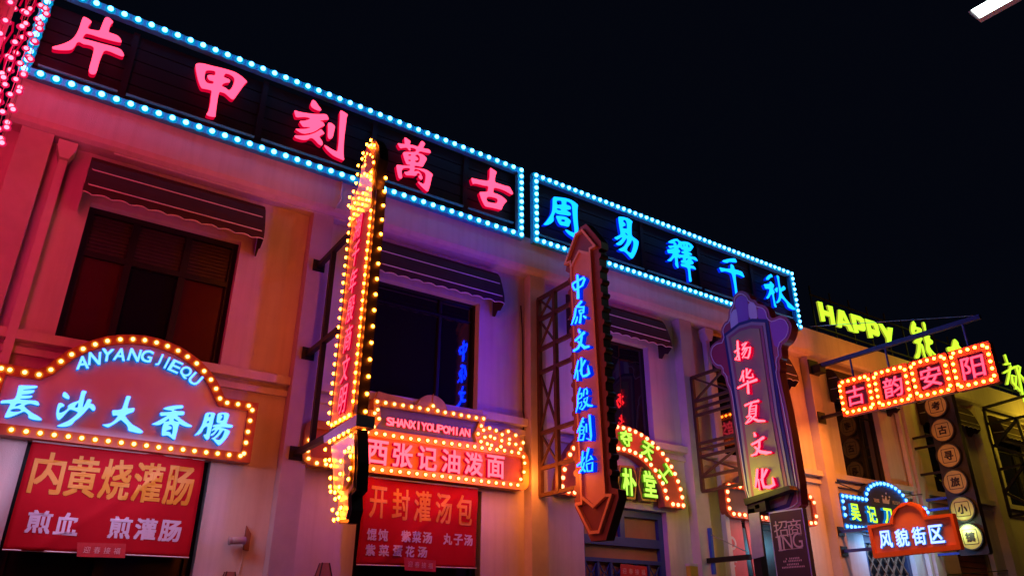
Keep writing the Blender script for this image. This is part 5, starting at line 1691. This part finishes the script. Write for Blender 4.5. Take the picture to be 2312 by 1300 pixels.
for lab, (x, y), Y in (('brown tapered wall lamp beside the door under the three line banner', (733, 1284), -0.16), ('brown tapered wall lamp at the foot of the picture below the camera', (519, 1304), -0.16)):
    t = thing('wall_lamp', lab, 'wall lamp', PL('F', Y).w(*PL('F', Y).uv(x, y)), 'brown wall lamps by the doors')
    u, v = PL('F', Y).uv(x, y - 14)
    mb = MB()
    q = [Vector((u + 0.045 * a, Y + 0.045 * b, v)) for a, b in ((-1, -1), (1, -1), (1, 1), (-1, 1))]
    p = [Vector((u + 0.10 * a, Y + 0.10 * b, v - 0.26)) for a, b in ((-1, -1), (1, -1), (1, 1), (-1, 1))]
    for i in range(4):
        mb.quad([p[i], p[(i + 1) % 4], q[(i + 1) % 4], q[i]], M['lampshade'])
    mb.quad(q, M['lampshade'])
    for i in range(4):
        mb.tube([q[i], p[i]], 0.009, M['dark'], 4)
    mb.obj('shade', t)
    mb = MB()
    mb.tube([(u, Y, v - 0.26), (u, Y, v - 0.36)], 0.03, M['dark'], 8)
    mb.tube([(u, Y, v - 0.34), (u, -0.003, v - 0.36)], 0.018, M['dark'], 6)
    mb.box((u - 0.05, -0.022, v - 0.44), (u + 0.05, -0.003, v - 0.28), M['dark'])
    mb.obj('bracket', t)

t = thing('meter_box', 'small yellow and white box on the wall right of the blue lattice door', 'box', PW.w(*PW.uv(1575, 1290)))
pl = PL('F', -0.10)
q = pl.uvs(zpx(o23, k23, [(75, 1320), (178, 1320), (170, 1220), (65, 1215)]))
mb = MB()
mb.prism(pl, [q], -0.096, 0.0, M['yellowbox'])
mb.obj('box', t)
mb = MB()
q = pl.uvs(zpx(o23, k23, [(60, 1215), (180, 1225), (175, 1200), (58, 1195)]))
mb.prism(pl, [q], -0.096, 0.01, M['pvc'])
mb.obj('lid', t)

# cables on the facade
def cable(label, pts, r=0.012, m='cable'):
    t = MB()
    t.tube([Vector(p) for p in pts], r, M[m], 6)
    o = t.obj('facade_cable')
    tag(o, label, 'cable')
    return o


def wl(Y, *px):
    pl = PL('F', Y)
    return [pl.w(*pl.uv(*p)) for p in px]


cable('black cable looping from a pilaster down past the horseshoe sign to the low bracket', wl(-0.02, (1543, 868)) + wl(-0.03, (1541, 878), (1545, 905), (1560, 1020), (1572, 1110), (1585, 1225), (1592, 1262)) + wl(-0.22, (1612, 1264)))
cable('thin dark cable dropping beside the fifth shop sign to the disc sign foot', wl(-0.02, (2105, 1247), (2112, 1290)) + wl(-0.02, (2135, 1297), (2300, 1285)), 0.011)
cable('grey conduit bending under the parapet left of the pointed bulb sign', wl(-0.315, (772, 390), (772, 420), (769, 452), (757, 470)) + wl(-0.10, (748, 474)), 0.016, 'pvc')
cable('thin pipe running along the underside of the parapet above the first window', [(0.2, -0.19, 7.062), (2.78, -0.19, 7.062), (3.3, -0.19, 7.062)], 0.014, 'pvc')
cable('black cable hanging down beside the ochre shop sign', wl(-0.02, (1176, 690), (1180, 760), (1181, 930), (1185, 950), (1180, 975)), 0.010)
cable('dark cable strung between the right hand pilasters below the upper windows', [(14.2, -0.215, 4.40), (15.2, -0.14, 4.28), (16.4, -0.14, 4.30), (17.4, -0.21, 4.45)], 0.012)

# ================================================================ STRING LIGHT POLE AT THE LEFT EDGE
sp = thing('string_light_pole', 'grey pole wrapped in hanging strings of rose lights at the left edge', 'light pole', (-1.12, -1.75, 0))
mb = MB()
mb.tube([(-1.12, -1.75, 0), (-1.12, -1.75, 4.5), (-1.12, -1.75, 9.6)], [0.11, 0.085, 0.065], M['bark'], 12)
mb.box((-1.30, -1.93, 0), (-0.94, -1.57, 0.04), M['bark'])
mb.obj('pole', sp, True)
mb = MB()
for k in range(10):
    a = 2 * math.pi * k / 10
    mb.tube([(-1.12, -1.75, 9.5), (-1.12 + 0.25 * math.cos(a), -1.75 + 0.25 * math.sin(a), 9.52), (-1.12 + 0.50 * math.cos(a), -1.75 + 0.50 * math.sin(a), 9.35)], 0.02, M['bark'], 6)
mb.obj('top_arms', sp)
Bs = []
wires = MB()
strips = MB()
PS = [(37, 6, -1.7), (60, 17, -1.75), (73, 18, -1.55), (90, 21, -1.65)]
roots = [PL('F', Y).uv(x, y) + (Y,) for x, y, Y in PS]
for k in range(13):
    a = math.radians(100 + k * 20)
    roots.append((-1.10 + (0.34 + 0.05 * (k % 3)) * math.cos(a), 6.5, -1.75 + 0.38 * math.sin(a)))
for i, (u, v, Y) in enumerate(roots):
    pl = PL('F', Y)
    ph = random.uniform(0, 0.2)
    n = 27 if i < 4 else 20
    pth = []
    for k in range(n):
        z = 9.2 - ph - k * 0.205 - random.uniform(-0.02, 0.02)
        du_ = random.uniform(-0.012, 0.012)
        Bs.append((pl, u + du_, z, 0.0))
        pth.append(pl.w(u + du_ * 0.6, z, 0.0))
    wires.tube([pl.w(u * 0.5 - 0.55, 9.45)] + pth, 0.004, M['wire'], 4)
    if i < 9:
        for k in range(0, n - 3, 4):
            zz = 9.0 - ph - k * 0.205
            x_ = u - 0.06
            strips.tube([pl.w(x_, zz, 0.02), pl.w(x_ + 0.02, zz - 0.12, 0.03), pl.w(x_ - 0.012, zz - 0.30, 0.02), pl.w(x_ + 0.012, zz - 0.46, 0.02), pl.w(x_, zz - 0.58, 0.0)], 0.010, M['red2_s'], 5)
wires.obj('wires', sp)
strips.obj('ribbons', sp)
bulbs(sp, 'rose', Bs)
for z in (8.4, 7.0, 5.4, 3.6):
    lamp(sp, 'POINT', (-0.95, -1.9, z), 36, (1.0, 0.008, 0.095), 0.35)  # added red fills standing in for the strings' wash

# ================================================================ STREET LAMP
PLm = PL('B', 10.5)
e0, e1 = Vector(PLm.w(*PLm.uv(2185, 28))), Vector(PLm.w(*PLm.uv(2207, 45)))
ax = (Vector(PLm.w(*PLm.uv(2234, 0))) - e0).normalized()
sl_ = thing('street_lamp', 'bright white street lamp head at the upper right corner', 'street lamp', (10.6, -8.9, 0))
wv = (e1 - e0)
nrm = ax.cross(wv).normalized()
if nrm.z < 0:
    nrm = -nrm
Lh = 1.35
mb = MB()
c = [e0, e1, e1 + ax * Lh, e0 + ax * Lh]
mb.quad(c, M['white_paint'])
mb.quad([p + nrm * 0.11 for p in c], M['white_paint'])
for i in range(4):
    a, b = c[i], c[(i + 1) % 4]
    mb.quad([a, b, b + nrm * 0.11, a + nrm * 0.11], M['white_paint'])
mb.obj('head', sl_)
mb = MB()
d0 = wv * 0.02
mb.quad([p - nrm * 0.006 for p in (e0 + ax * 0.05 + d0, e1 + ax * 0.04 - d0, e1 + ax * (Lh - 0.1) - d0, e0 + ax * (Lh - 0.1) + d0)], M['led'])
mb.obj('led_panel', sl_)
tip = e0 + ax * Lh + wv * 0.5 + nrm * 0.05
mb = MB()
mb.tube([tip, tip + ax * 0.6, Vector((tip.x + ax.x * 1.2, tip.y + ax.y * 1.2, tip.z - 0.2)), Vector((tip.x + ax.x * 1.3, tip.y + ax.y * 1.3, tip.z - 0.8)), Vector((tip.x + ax.x * 1.3, tip.y + ax.y * 1.3, 0))], [0.05, 0.06, 0.07, 0.08, 0.11], M['graybox'], 10)
mb.obj('pole', sl_, True)
sl_.location = sl_.location
ld = lamp(sl_, 'AREA', (e0 + e1) / 2 + ax * Lh / 2 - nrm * 0.05, 14, (0.85, 1.0, 0.95), 1.0, 0.25, tuple(-nrm))

bpy.data.objects.remove(_to)
